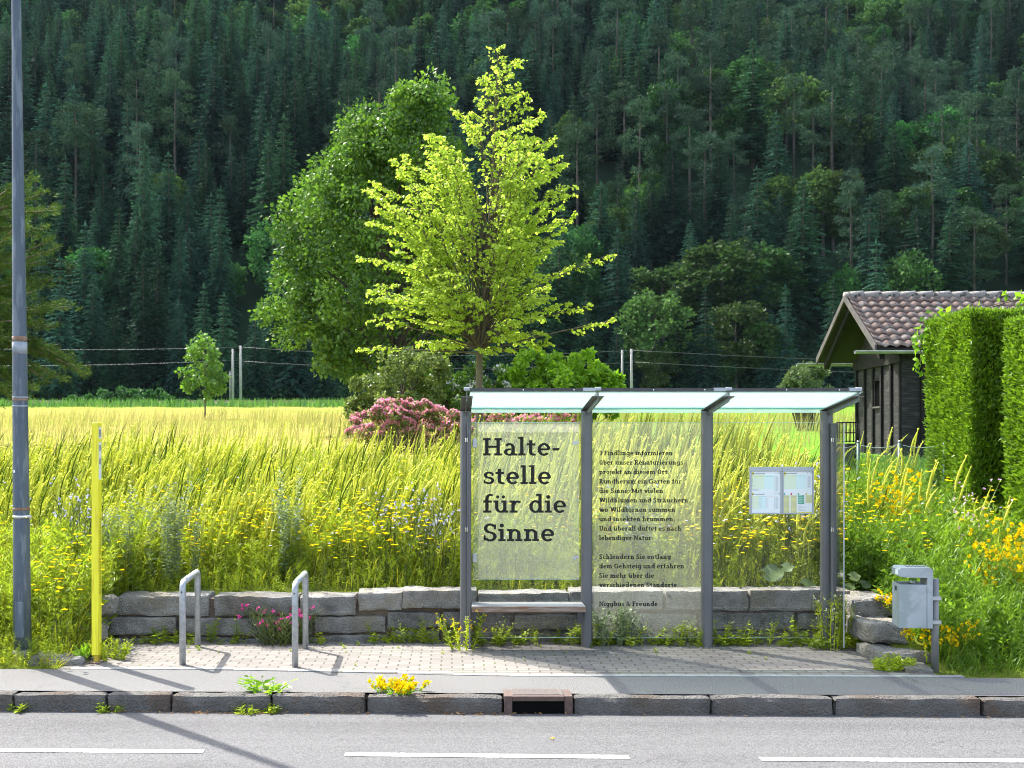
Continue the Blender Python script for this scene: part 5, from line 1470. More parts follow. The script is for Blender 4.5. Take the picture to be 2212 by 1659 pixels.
def conifer(name, label, loc, geo, h, tr_, lm, group, bare=None):
    t = thing(name, label, 'tree', loc, group)
    w = NB(); w.tube([np.array(loc) + np.array([0, 0, -.6]), np.array(loc) + np.array([.15, 0, h * .5]), np.array(loc) + np.array([0, 0, h * .96])], [tr_, tr_ * .7, .03], 7)
    w.build('trunk', MT['bark_pale'], t)
    f = NB(); V, T, C = geo; f.add(V + np.array(loc), T, C); f.build('crown', lm, t)
    return t

def pine_geo(h, seed):
    r_ = np.random.default_rng(seed)
    cs, rd = [], []
    for i in range(34):
        f = r_.uniform(.46, 1.0); rr = 2.6 * (1 - ((f - .66) / .40) ** 2 * .8) * r_.uniform(.2, 1) ** .6; a = r_.uniform(0, 6.28)
        cs.append(np.array([rr * math.cos(a), rr * math.sin(a), h * f])); rd.append(r_.uniform(.55, 1.0))
    nb = NB(); clump_crown(nb, cs, rd, 60, .55, .22, .55, .22, -.3)
    return nb.V[0], nb.T[0], nb.C[0]

def broad_geo(h, wr, seed):
    r_ = np.random.default_rng(seed)
    cs, rd = [], []
    for i in range(48):
        u = nrm(r_.normal(size=3)); rr = r_.uniform(.35, 1) ** .5
        cs.append(np.array([u[0] * wr * rr, u[1] * wr * rr, h * .58 + u[2] * h * .38 * rr])); rd.append(r_.uniform(.7, 1.25) * wr * .28)
    nb = NB(); clump_crown(nb, cs, rd, 75, .52, .75, .8, .22, .3)
    return nb.V[0], nb.T[0], nb.C[0]

def hpoint(xd, Y): return ((xd - CX) / F * Y, Y, float(hz(np.array((xd - CX) / F * Y), np.array(Y))) - .2)
G_SP = 'spruces along the foot of the wooded slope'
protos = []
GEO = {}
GEO['spruce_a'] = spruce_geo(21, 4.6, 1, 1.1); GEO['spruce_b'] = spruce_geo(17, 4.2, 2); GEO['spruce_c'] = spruce_geo(24, 4.4, 3, 1.25)
GEO['pine_a'] = pine_geo(22, 4); GEO['pine_b'] = pine_geo(19, 5)
GEO['broad_a'] = broad_geo(14, 4.2, 6); GEO['broad_b'] = broad_geo(11, 3.4, 7)
HT = {'spruce_a': 21, 'spruce_b': 17, 'spruce_c': 24, 'pine_a': 22, 'pine_b': 19, 'broad_a': 14, 'broad_b': 11}
first = {}
def hill_tree(kind, xd, Y, sc, label, group):
    loc = Vector(hpoint(xd, Y)) if Y > 175 else Vector(((xd - CX) / F * Y, Y, float(gz((xd - CX) / F * Y, Y)) - .1))
    nm = 'spruce_tree' if 'spruce' in kind else 'pine_tree' if 'pine' in kind else 'broadleaf_tree'
    lm = LF['spruce'] if 'spruce' in kind else LF['hillpine'] if 'pine' in kind else LF['hillleaf']
    if kind not in first:
        t = conifer(nm, label, loc, GEO[kind], HT[kind] * (1 if 'broad' not in kind else .8), .22, lm, group); first[kind] = t
    else:
        src = first[kind]; t = src.copy(); COL.objects.link(t); t.location = loc; t['label'] = label; t['group'] = group
        for ch in src.children:
            c = ch.copy(); COL.objects.link(c); c.parent = t
    t.scale = (sc * 1.05, sc * 1.05, sc); t.rotation_euler = (0, 0, random.uniform(0, 6.28))
    return t
LB_SP = 'tall dark spruce standing in the closed row along the foot of the slope'
for i, xd in enumerate([-60, 70, 130, 200, 245, 300, 335, 390, 440, 478, 545, 590, 640, 700, 760, 1050, 1110, 1180, 1260, 1330, 1470, 1530, 1660, 1700, 1790, 1840, 1900]):
    hill_tree(('spruce_a', 'spruce_b', 'spruce_c')[(i * 7) % 3], xd + random.uniform(-10, 10), random.uniform(172, 179), random.uniform(.70, 1.02), LB_SP, G_SP)
G_BR = 'pale broadleaf trees along the foot of the slope'
for kind, xd, Y, sc, lb in [('broad_a', 1415, 176.5, 1.15, 'tall narrow pale green broadleaf tree right of the power poles above the shelter roof'), ('broad_b', 1590, 177, 1.35, 'round light green broadleaf tree at the slope foot left of the shed'), ('broad_b', 1655, 178, 1.0, 'smaller silvery broadleaf tree beside the round light green one near the shed'),
                            ('broad_a', 1420, 174, .62, 'low leafy bush tree at the base of the tall narrow pale tree'), ('broad_b', 1250, 192, 1.1, 'green broadleaf tree directly right of the linden at the slope foot'), ('broad_b', 640, 176, .5, 'low bush behind the field left of the big dark tree'),
                            ('broad_a', 355, 212, .95, 'light green broadleaf tree among dark spruces above the young field tree'), ('broad_b', 1800, 206, 1.3, 'light green broadleaf tree on the slope just above the shed roof'), ('broad_b', 1555, 174, .62, 'low bright bush at the slope foot behind the shelter roof')]:
    hill_tree(kind, xd, Y, sc, lb, G_BR)
G_PI = 'tall pines with bare trunks on the slope'
for kind, xd, Y, sc, lb in [('pine_a', 2110, 222, 1.0, 'tall pine with long bare trunk above the hedge'), ('pine_b', 2160, 226, .95, 'slender pine with slightly thinner crown at the right edge above the hedge'), ('pine_a', 1905, 236, 1.0, 'tall pine with bare trunk above the middle of the shed roof'),
                            ('pine_b', 1440, 222, 1.0, 'left of the two pines above the pale narrow tree'), ('pine_a', 1465, 226, 1.0, 'right of the two pines above the pale narrow tree'), ('pine_a', 380, 236, 1.05, 'pine with long pale trunk in the dark gap upper left'), ('pine_b', 345, 240, 1.05, 'pine with thin pale trunk left of the one in the dark gap')]:
    hill_tree(kind, xd, Y, sc, lb, G_PI)

# everything further up reads as one mass of forest
pts, kinds, scs, rots = [], [], [], []
def fzone(X, Y): return noise.noise(Vector((X * .022, Y * .03, 3.1))), noise.noise(Vector((X * .05, Y * .05, 9.7)))
YS = np.arange(186, 400, 5.6)
for Yr in YS:
    half = Yr * 0.53
    for Xr in np.arange(-half, half * 1.08, 6.6):
        X, Y = Xr + rng.uniform(-3.4, 3.4), Yr + rng.uniform(-3.2, 3.2)
        a, b_ = fzone(X, Y)
        if rng.random() < .10: continue
        # one darker gap with bare trunks on the left
        r = rng.random()
        if X > 12 and a > -.08: k = 'pine_a' if r < .20 else 'pine_b' if r < .36 else 'spruce_a' if r < .7 else 'spruce_b'
        else: k = 'spruce_a' if r < .36 else 'spruce_b' if r < .58 else 'spruce_c' if r < .88 else 'pine_a'
        if b_ > .22 and rng.random() < .6: k = 'broad_a' if r < .5 else 'broad_b'
        if Y > 290 and rng.random() < .25: k = 'broad_a'
        if X > 5 and Y < 232 and rng.random() < .30: k = 'broad_a' if r < .6 else 'broad_b'
        pts.append((X, Y, float(hz(np.array(X), np.array(Y))) - .3)); kinds.append(k); scs.append(rng.uniform(.78, 1.22)); rots.append(rng.uniform(0, 6.28))
me = bpy.data.meshes.new('forest'); me.from_pydata(pts, [], [])
keys = list(GEO)
wds = [q * random.uniform(.85, 1.45) for q in scs]
for nm, vals, ty in (('width', wds, 'FLOAT'), ('kind_index', [keys.index(k) for k in kinds], 'INT'), ('size', scs, 'FLOAT'), ('spin', rots, 'FLOAT')):
    at = me.attributes.new(nm, ty, 'POINT'); at.data.foreach_set('value', np.array(vals, np.int32 if ty == 'INT' else np.float32))
forest = link_mesh('forest', me, None)
tag(forest, None, None, kind='stuff'); forest['label'] = 'dense dark conifer forest covering the whole hillside'
ng = bpy.data.node_groups.new('forest_scatter', 'GeometryNodeTree')
ng.interface.new_socket('Geometry', in_out='INPUT', socket_type='NodeSocketGeometry'); ng.interface.new_socket('Geometry', in_out='OUTPUT', socket_type='NodeSocketGeometry')
gi, go = ng.nodes.new('NodeGroupInput'), ng.nodes.new('NodeGroupOutput'); jn = ng.nodes.new('GeometryNodeJoinGeometry')
def attr(nm, ty):
    n = ng.nodes.new('GeometryNodeInputNamedAttribute'); n.data_type = ty; n.inputs[0].default_value = nm; return n.outputs[0]
ki, si, ri = attr('kind_index', 'INT'), attr('size', 'FLOAT'), attr('spin', 'FLOAT')
cmb = ng.nodes.new('ShaderNodeCombineXYZ'); ng.links.new(ri, cmb.inputs[2])
scv = ng.nodes.new('ShaderNodeCombineXYZ'); wi_ = attr('width', 'FLOAT')
for q_, s_o in enumerate((wi_, wi_, si)): ng.links.new(s_o, scv.inputs[q_])
for i, k in enumerate(keys):
    if k not in first: continue
    src = first[k]
    j2 = ng.nodes.new('GeometryNodeJoinGeometry')
    for ch in src.children:
        oi = ng.nodes.new('GeometryNodeObjectInfo'); oi.transform_space = 'ORIGINAL'; oi.inputs['Object'].default_value = ch
        ng.links.new(oi.outputs['Geometry'], j2.inputs[0])
    g2 = ng.nodes.new('GeometryNodeGeometryToInstance'); ng.links.new(j2.outputs[0], g2.inputs[0])
    ip = ng.nodes.new('GeometryNodeInstanceOnPoints'); ng.links.new(gi.outputs[0], ip.inputs['Points']); ng.links.new(g2.outputs[0], ip.inputs['Instance'])
    cp = ng.nodes.new('FunctionNodeCompare'); cp.data_type = 'INT'; cp.operation = 'EQUAL'
    ng.links.new(ki, cp.inputs[2]); cp.inputs[3].default_value = i
    ng.links.new(cp.outputs[0], ip.inputs['Selection']); ng.links.new(cmb.outputs[0], ip.inputs['Rotation']); ng.links.new(scv.outputs[0], ip.inputs['Scale'])
    ng.links.new(ip.outputs[0], jn.inputs[0])
ng.links.new(jn.outputs[0], go.inputs[0])
md = forest.modifiers.new('scatter', 'NODES'); md.node_group = ng
print('forest trees', len(pts), [len(GEO[k][0]) for k in keys])

# ------------------------------------------------------------ meadow and roadside plants
def fbm(X, Y, s, o=0.0):
    return np.array([noise.noise(Vector((x * s, y * s, o))) + .5 * noise.noise(Vector((x * s * 2.3, y * s * 2.3, o + 5))) for x, y in zip(X, Y)])

def rand_area(n, x0, x1, y0, y1, ok=None):
    X = rng.uniform(x0, x1, n); Y = rng.uniform(y0, y1, n)
    m = np.abs(X + .0) < (Y * .47 + .6) if True else None
    m &= ~((X > POCKET[0] + .02) & (X < POCKET[1] - .02) & (Y < 12.56))
    m &= Y > BY(X) + .06
    m &= ~((X > -3.0) & (X < 4.1) & (Y < 12.6))
    m &= ~((X > 6.45) & (Y > 12.1) & (X < 10) & (Y < 17.2)); m &= ~((X > 8.2) & (Y > 21.8) & (Y < 24.8))
    m &= ~((X > 3.85) & (X < 4.5) & (Y < 12.68))
    if ok is not None: m &= ok(X, Y)
    X, Y = X[m], Y[m]
    return np.stack([X, Y, gz(X, Y)], 1)

def stem_template(h, nl, lsz, lw, seed, taper=.7, updir=.5, branch=0, lo=.08):
    """upright leafy stem: thin stem triangles and kite leaves"""
    r_ = np.random.default_rng(seed); P, D, S = [], [], []
    w = .006
    V = [np.array([[-w, 0, 0], [w, 0, 0], [0, 0, h], [0, -w, 0], [0, w, 0], [0, 0, h]])]; T = [np.array([[0, 1, 2], [3, 4, 5]])]; n = 6
    tips = [np.array([0, 0, h])]
    for k in range(branch):
        z0 = h * r_.uniform(.35, .8); a = r_.uniform(0, 6.28); L_ = h * r_.uniform(.15, .32)
        e = np.array([math.cos(a) * L_ * .7, math.sin(a) * L_ * .7, z0 + L_ * .9]); b = np.array([0, 0, z0]); sv = np.array([-math.sin(a), math.cos(a), 0]) * w * .8
        V.append(np.array([b - sv, b + sv, e])); T.append(np.array([[n, n + 1, n + 2]])); n += 3; tips.append(e)
        for j in range(max(1, nl // 6)):
            f = r_.random(); P.append(b * (1 - f) + e * f); aa = r_.uniform(0, 6.28); D.append([math.cos(aa), math.sin(aa), updir + r_.normal(0, .3)]); S.append(lsz * .6)
    for k in range(nl):
        f = lo + (1 - lo) * (k + r_.random()) / nl; a = k * 2.4 + r_.uniform(-.4, .4)
        P.append([0, 0, h * f]); D.append([math.cos(a), math.sin(a), updir + r_.normal(0, .25)]); S.append(lsz * (1 - taper * f) * r_.uniform(.75, 1.2))
    lv_, lt = leaf_arrays(np.array(P), np.array(D), np.array(S), lw)
    V.append(lv_); T.append(lt + n)
    return np.concatenate(V), np.concatenate(T), tips

def spike_template(h, sp, rad, bend, seed):
    """stem ending in a thick tapering flower spike whose tip bends over"""
    r_ = np.random.default_rng(seed)
    zs = np.array([0, .35, .6, .75, .88, .97, 1.0]) * h
    def c(z): f = max(0, (z / h - .6) / .4); return np.array([bend * f ** 2.2 * .6 + .02 * z, 0, z - .25 * bend * f ** 3])
    pts = [c(z) for z in zs]
    pb = NB(); pb.tube(pts[:4], [.006, .005, .005, .005], 3, .25)
    body = [c(h * (1 - sp * (1 - k / 6))) for k in range(7)]
    pb.tube(body, [rad * q for q in (.55, .95, 1, .9, .7, .45, .1)], 5, .75)
    P, D = [], []
    for k in range(16):
        z = h * (1 - sp * r_.random()); a = r_.uniform(0, 6.28); P.append(c(z)); D.append([math.cos(a), math.sin(a), .5])
    V, T = leaf_arrays(np.array(P), np.array(D), rad * 2.1, .5); pb.add(V, T, .95)
    P, D = [], []
    for k in range(14):
        z = h * r_.uniform(.05, .62); a = r_.uniform(0, 6.28); P.append(c(z)); D.append([math.cos(a), math.sin(a), .9])
    V, T = leaf_arrays(np.array(P), np.array(D), .10, .16); pb.add(V, T, .2)
    return np.concatenate(pb.V), np.concatenate(pb.T), np.concatenate(pb.C)

def flower_template(h, r, n=7, seed=0, cup=.15):
    """disc of petals with a slightly raised centre on a thin stem"""
    V = [(-.004, 0, 0), (.004, 0, 0), (0, 0, h), (0, -.004, 0), (0, .004, 0), (0, 0, h)]; T = [(0, 1, 2), (3, 4, 5)]; M = [0, 0]
    c = len(V); V.append((0, 0, h + r * .25))
    for k in range(n * 2):
        a = math.pi * k / n; q = r * (1 if k % 2 == 0 else .82); V.append((q * math.cos(a), q * math.sin(a), h - cup * r * (1 if k % 2 else .6)))
    for k in range(n * 2): T.append((c, c + 1 + k, c + 1 + (k + 1) % (2 * n))); M.append(1)
    return np.array(V), np.array(T), np.array(M)

# 1. low leafy herbs covering the bank
herbs = NB()
tmpl = [stem_template(.42, 16, .13, .30, 11, .5, .45, 3), stem_template(.30, 14, .12, .5, 12, .4, .3), stem_template(.52, 20, .10, .22, 13, .5, .6, 5), stem_template(.62, 18, .12, .2, 14, .6, .7, 4)]
P = np.concatenate([rand_area(6200, -8, 8.5, 12.72, 17.5), rand_area(2400, -7, 7, 12.72, 13.6), rand_area(3000, -7.5, -3.55, 10.8, 13.0), rand_area(2400, 4.1, 8, 10.7, 13.4), rand_area(1500, 4.1, 6.6, 13, 17)])
kk = rng.integers(0, 4, len(P)); pn = fbm(P[:, 0], P[:, 1], .9)
for k, side in [(a, b_) for a in range(4) for b_ in (0, 1)]:
    m = (kk == k) & ((P[:, 0] > 4.15) == bool(side)); n_ = m.sum()
    if not n_: continue
    edge = np.clip((P[m, 1] - (BY(P[m, 0]) + .06)) / .8, .35, 1) * np.where((P[m, 0] > -3.4) & (P[m, 0] < 4.2), np.clip((P[m, 1] - 12.50) / .9, .32, 1), 1)
    V, T = scatter(tmpl[k][0], tmpl[k][1], P[m], rng.uniform(0, 6.28, n_), rng.uniform(.6, 1.25, n_) * edge, rng.normal(0, .14, (n_, 2)))
    tn = np.clip(.48 + .32 * pn[m] + rng.normal(0, .16, n_), 0, 1)
    herbs.add(V, T, np.repeat(tn, len(tmpl[k][0])), side)
tag(herbs.build('meadow_herbs', [LF['herb'], LF['greenherb']]), 'dense leafy wild herbs covering the bank above the stone wall', None, kind='stuff')

# 2. grass blades
gr = NB()
P = np.concatenate([rand_area(40000, -9, 9, 12.74, 19, lambda X, Y: rng.random(len(X)) < np.clip((Y - 12.4) / 1.2, .35, 1)), rand_area(7000, -8, -3.5, 10.7, 13), rand_area(7500, 4.2, 8, 10.6, 13.2)])
n_ = len(P); edge = np.clip((P[:, 1] - (BY(P[:, 0]) + .06)) / 1.0, .22, 1)
V, T, nv = blade_arrays(P, rng.uniform(.28, .66, n_) * edge * np.where((P[:, 0] > -3.4) & (P[:, 0] < 4.2), np.clip((P[:, 1] - 12.5) / .8, .5, 1), 1), rng.uniform(.005, .0105, n_), rng.uniform(.03, .22, n_), rng.normal(0.2, 1.2, n_), 3)
gr.add(V, T, np.repeat(np.clip(.45 + .3 * fbm(P[:, 0], P[:, 1], .6, 3.) + rng.normal(0, .2, n_), 0, 1), nv))
gr.M[-1] = np.repeat((P[:, 0] > 4.15).astype(int), len(T) // n_)
tag(gr.build('meadow_grass', [LF['grass'], LF['greenherb']]), 'tall loose meadow grass growing between the wild flowers', None, kind='stuff')

# short lawn in front of the shed
lw = NB()
P = rand_area(26000, 4.5, 11, 14.5, 22)
n_ = len(P); V, T, nv = blade_arrays(P, rng.uniform(.05, .14, n_), rng.uniform(.012, .02, n_), rng.uniform(.01, .06, n_), rng.uniform(0, 6.28, n_), 2)
lw.add(V, T, np.repeat(np.clip(rng.normal(.5, .2, n_), 0, 1), nv))
tag(lw.build('lawn_grass', LF['crop']), 'short bright lawn grass in front of the shed', None, kind='stuff')

# 3. tall seed spikes
sp = NB()
ST = [spike_template(1.12, .46, .015, .18, 21), spike_template(1.28, .42, .0145, .10, 22), spike_template(1.02, .5, .0155, .26, 23), spike_template(1.2, .5, .0125, .05, 24)]
P = rand_area(4000, -8.5, 7.0, 12.9, 18.6, lambda X, Y: (fbm(X, Y, .45, 7.) > -.32) & (rng.random(len(X)) < np.clip((Y - 12.6) / 1.6, .08, 1)) & (rng.random(len(X)) < np.where(X > 4.4, .13, 1)))
kk = rng.integers(0, 4, len(P))
for k in range(4):
    m = kk == k; n_ = m.sum()
    V, T = scatter(ST[k][0], ST[k][1], P[m], rng.normal(.15, .75, n_), np.stack([rng.uniform(.9, 1.3, n_)] * 2 + [rng.uniform(.58, .86, n_) + np.interp(P[m, 0], [-1, 1.5, 4, 6], [0, .22, .22, .1])], 1), np.stack([rng.normal(.11, .10, n_), rng.normal(0, .08, n_)], 1))
    tn = np.clip(ST[k][2][None] + rng.normal(0, .15, (n_, 1)), 0, 1).ravel()
    sp.add(V, T, tn)
tag(sp.build('seed_spikes', LF['spike']), 'tall pale green weld spikes leaning over the flower bank', None, kind='stuff')

# older spikes gone dark green, thinner and taller
ds = NB()
DT = [spike_template(1.25, .42, .008, .22, 41), spike_template(1.35, .38, .007, .12, 42)]
P = rand_area(620, -8.0, 5.0, 13.0, 17.5, lambda X, Y: fbm(X, Y, .5, 17.) > -.1)
kk = rng.integers(0, 2, len(P))
for k in range(2):
    m = kk == k; n_ = m.sum()
    V, T = scatter(DT[k][0], DT[k][1], P[m], rng.normal(.15, .6, n_), np.stack([np.ones(n_)] * 2 + [rng.uniform(.62, .95, n_) + np.interp(P[m, 0], [-1, 1.5, 4, 6], [0, .14, .14, 0])], 1), np.stack([rng.normal(.16, .10, n_), rng.normal(0, .08, n_)], 1))
    ds.add(V, T, np.clip(np.repeat(rng.uniform(.1, .9, n_), len(DT[k][0])), 0, 1))
tag(ds.build('dark_spikes', LF['darkspike']), 'thin dark green curved weld stems standing out of the flower bank', None, kind='stuff')

# 4. yellow wild flowers
yl = NB()
FT = [flower_template(.62, .030, 7), flower_template(.50, .026, 6), flower_template(.74, .028, 7)]
def ydens(X, Y): return (fbm(X, Y, .7, 1.5) > .02) & (rng.random(len(X)) < np.exp(-np.abs(Y - 13.4) / .9))
P = np.concatenate([rand_area(3700, -3.4, 4.5, 12.75, 15.5, ydens), rand_area(950, 3.9, 6.6, 11.5, 16, lambda X, Y: fbm(X, Y, .8, 2.) > .0), rand_area(700, -6.2, -3.5, 10.95, 13.5, lambda X, Y: fbm(X, Y, .8, 4.) > .05), rand_area(350, -8, 8, 13, 17)])
kk = rng.integers(0, 3, len(P))
for k in range(3):
    m = kk == k; n_ = m.sum()
    V, T = scatter(FT[k][0], FT[k][1], P[m], rng.uniform(0, 6.28, n_), np.stack([rng.uniform(.85, 1.15, n_)] * 2 + [rng.uniform(.7, 1.2, n_)], 1), rng.normal(0, .16, (n_, 2)))
    mm = np.tile(FT[k][2], n_)
    tn = np.clip(.5 + rng.normal(0, .3, n_), 0, 1)
    yl.V.append(V); yl.T.append(T + yl.n); yl.C.append(np.repeat(tn, len(FT[k][0]))); yl.M.append(mm); yl.n += len(V)
tag(yl.build('yellow_wildflowers', [LF['stemdark'], LF['yellow']]), 'yellow daisy-like wild flowers scattered through the bank', None, kind='stuff')

# 5. small white and blue blossoms
wl = NB(); WT = flower_template(.55, .018, 5)
P = rand_area(620, -7, 7, 12.7, 15.5, lambda X, Y: fbm(X, Y, .9, 11.) > .1)
n_ = len(P); V, T = scatter(WT[0], WT[1], P, rng.uniform(0, 6.28, n_), np.stack([rng.uniform(.8, 1.3, n_)] * 2 + [rng.uniform(.7, 1.5, n_)], 1), rng.normal(0, .15, (n_, 2)))
wl.V.append(V); wl.T.append(T); wl.C.append(np.repeat(rng.random(n_), len(WT[0]))); wl.M.append(np.tile(WT[2], n_)); wl.n = len(V)
tag(wl.build('pale_wildflowers', [LF['stemdark'], LF['blue']]), 'small pale blue wild flowers sprinkled through the bank', None, kind='stuff')

# 6. golden field behind
fg = NB()
P = rand_area(30000, -30, 28, 18, 62, lambda X, Y: ((X < 6) | (Y > 26)) & (rng.random(len(X)) < 30 / (Y + 8)))
n_ = len(P); sz = np.clip(P[:, 1] / 22, .9, 2.4)
V, T, nv = blade_arrays(P, rng.uniform(.45, .9, n_), .012 * sz * rng.uniform(.7, 1.3, n_), rng.uniform(.05, .3, n_), rng.normal(.2, 1.0, n_), 2)
fg.add(V, T, np.repeat(np.clip(.45 + .5 * fbm(P[:, 0], P[:, 1], .11, 3.) + rng.normal(0, .2, n_), 0, 1), nv))
tag(fg.build('field_grass', LF['dry']), 'golden ripening grass field behind the flower bank', None, kind='stuff')
cp_ = NB()
X = rng.uniform(-75, 75, 9000); Y = rng.uniform(118, 140, 9000); P = np.stack([X, Y, gz(X, Y)], 1)
V, T, nv = blade_arrays(P, rng.uniform(.5, 1.1, 9000), rng.uniform(.10, .2, 9000), rng.uniform(.1, .4, 9000), rng.uniform(0, 6.28, 9000), 2)
cp_.add(V, T, np.repeat(rng.random(9000), nv)); tag(cp_.build('crop_strip', LF['crop']), 'strip of fresh green crop along the far edge of the field', None, kind='stuff')

# ---- single plants one can point at
def bunch(name, label, base, nst, h, spread, leafm, nleaf=14, lsz=.08, lw=.3, flower=None, nfl=4, branch=4, cat='wild plant', group=None, taper=.5, updir=.5, tilt=.14, tintm=.5, stemname='stems'):
    b = Vector(base); t = thing(name, label, cat, b, group)
    nb = NB(); FP = []
    for k in range(nst):
        a, rr = rng.uniform(0, 6.28), spread * rng.random() ** .5
        p = np.array([b.x + rr * math.cos(a), b.y + rr * math.sin(a) * .8, b.z - .02]); hh = h * rng.uniform(.7, 1.08)
        tv, tt, tips = stem_template(hh, nleaf, lsz, lw, int(rng.integers(1e6)), taper, updir, branch)
        tl = np.array([[math.cos(a) * tilt * rr / max(spread, .01) + rng.normal(0, .06), math.sin(a) * tilt * .6 * rr / max(spread, .01)]])
        rz = np.array([rng.uniform(0, 6.28)])
        V, T = scatter(tv, tt, p[None], rz, np.array([1.0]), tl); nb.add(V, T, np.clip(rng.normal(tintm, .25), 0, 1))
        tp = scatter(np.array(tips), np.zeros((0, 3), int), p[None], rz, np.array([1.0]), tl)[0]
        FP += list(tp)
    nb.build(stemname, leafm, t)
    if flower:
        fm, fs, nm, per = flower
        FP = np.array(FP); sel = FP[rng.random(len(FP)) < nfl]
        c = np.repeat(sel, per, 0) + rng.normal(0, fs * .25, (len(sel) * per, 3)); d = nrm(rng.normal(size=c.shape) + np.array([0, -.35, .35]))
        V, T = leaf_arrays(c - d * fs * .3, d, fs * rng.uniform(.8, 1.25, len(c)), .8)
        f = NB(); f.add(V, T, np.repeat(np.clip(rng.normal(.5, .3, len(c)), 0, 1), 4)); f.build(nm, fm, t)
    return t
def gp(xd, Y): X = (xd - CX) / F * Y; return (X, Y, float(gz(X, Y)))
G_CH = 'chicory plants on the flower bank'
bunch('chicory_plant', 'dark-stemmed chicory with pale blue flowers just left of the yellow post', gp(172, 12.9), 18, 1.18, .22, LF['stemdark'], 10, .06, .25, (LF['blue'], .024, 'blossoms', 3), .5, 9, group=G_CH, updir=.9)
bunch('chicory_plant', 'pale blue chicory on the bank to the left of the frosted shelter panel', gp(872, 13.4), 16, 1.10, .24, LF['stemdark'], 10, .06, .25, (LF['blue'], .024, 'blossoms', 3), .5, 9, group=G_CH, updir=.9)
bunch('chicory_plant', 'pale blue chicory close beside the left shelter post', gp(945, 13.1), 14, 1.08, .18, LF['stemdark'], 10, .06, .25, (LF['blue'], .024, 'blossoms', 3), .5, 9, group=G_CH, updir=.9)
bunch('chicory_plant', 'pale blue chicory behind the timetable case', gp(1748, 13.3), 12, 1.30, .16, LF['stemdark'], 10, .06, .25, (LF['blue'], .026, 'blossoms', 3), .5, 9, group=G_CH, updir=.9)
G_BU = 'grey-green bugloss spires on the flower bank'
bugl = ['tallest grey-green bugloss spire between the yellow post and the first bike stand', 'thin grey-green bugloss spire right beside the yellow post', 'grey-green bugloss spires rising above the bike stand nearer the yellow post', 'grey-green bugloss spires rising above the bike stand with magenta flowers', 'greyish bugloss spires showing through the middle glass pane']
for (xd, Y, hh, nst), lb in zip([(345, 12.95, 1.28, 5), (262, 12.85, 1.15, 4), (405, 12.9, 1.0, 3), (625, 13.2, 1.22, 5), (1395, 13.1, 1.15, 5)], bugl):
    bunch('bugloss_plant', lb, gp(xd, Y), int(nst * 1.4), hh, .15, LF['silver'], 80, .085, .30, (LF['blue'], .02, 'blossoms', 2), .5, 3, group=G_BU, taper=.35, updir=.25, tilt=.1)
bunch('carnation_clump', 'clump of magenta carnations growing at the wall foot beside the bike stand nearer the shelter', (gnd(600, 1398).x, 12.14, 0), 56, .42, .22, LF['stemdark'], 12, .14, .10, (LF['magenta'], .030, 'blossoms', 6), .28, 2, cat='flower clump', updir=1.0, tilt=.5, tintm=.6)
bunch('silvery_shrublet', 'silvery-leaved shrublet in front of the wall behind the middle glass', (px(1322, 1380, 12.15).x, 12.17, 0), 46, .42, .24, LF['silver'], 20, .075, .35, (LF['silver'], .035, 'blossoms', 3), .3, 3, cat='shrub', updir=.7, tilt=.35)  # the blossoms part holds the shrublet's silvery seed heads
bunch('roadside_weed', 'tall bushy weed with pale buds at the right front of the shelter', gnd(1800, 1402), 14, .62, .16, LF['herb'], 18, .07, .25, (LF['white'], .016, 'blossoms', 3), .5, 6, updir=.7, tilt=.35, tintm=.6)  # the blossoms part holds the pale buds
bunch('roadside_weed', 'yellow-tipped weed at the foot of the left shelter post', gnd(1003, 1404), 10, .40, .12, LF['herb'], 16, .07, .3, (LF['yellow'], .022, 'blossoms', 3), .35, 5, updir=.6, tilt=.45, tintm=.75)
bunch('kerb_weed', 'spreading green dandelion weed rooted between kerb and pavement', (kx(570), KY(-1.5) + .16, .0), 11, .12, .08, LF['bright'], 7, .11, .35, None, 0, 0, updir=.15, tilt=1.3, tintm=.6, stemname='leaves')
bunch('kerb_weed', 'small cushion of yellow stonecrop flowers on the kerb edge', (kx(861), KY(-.5) + .17, 0), 40, .11, .16, LF['bright'], 10, .04, .45, (LF['yellow'], .030, 'blossoms', 4), .75, 3, updir=.5, tilt=.9, tintm=.6, stemname='leaves')
G_KW = 'small weeds in the gutter at the kerb foot'
for xd, lb, hh in ((22, 'small weed at the kerb foot at the far left', .09), (232, 'small weed in the kerb joint below the lamp post shadow', .10), (528, 'small weed at the kerb foot under the spreading dandelion weed', .09), (570, 'weed hanging on the kerb face below the spreading dandelion weed', .09)):
    X = kx(xd); bunch('gutter_weed', lb, (X, KY(X) - .03, ROADZ), 8, hh, .06, LF['herb'], 9, .07, .4, None, 0, 0, group=G_KW, updir=.3, tilt=.9, tintm=.5, stemname='leaves')
bunch('pavement_weed', 'leafy green weed clump at the end of the stepped wall stones', gnd(1930, 1446), 30, .13, .15, LF['herb'], 12, .09, .35, None, 0, 0, updir=.5, tilt=.7, tintm=.6, stemname='leaves')
bunch('pavement_weed', 'feathery green weed beside the foot of the yellow post', gnd(238, 1424), 30, .22, .14, LF['herb'], 16, .06, .25, None, 0, 3, updir=.6, tilt=.5, tintm=.8, stemname='leaves')
bunch('pavement_weed', 'single upright dock seedling left of the yellow post foot', gnd(182, 1430), 4, .22, .03, LF['bright'], 6, .14, .4, None, 0, 0, updir=1.2, tilt=.2, tintm=.8, stemname='leaves')
bunch('ragwort_clump', 'tall clump of deep yellow ragwort at the right edge', gp(2195, 11.9), 26, .98, .26, LF['herb'], 16, .07, .25, (LF['yellow'], .034, 'blossoms', 6), .8, 8, updir=.6, tilt=.2)
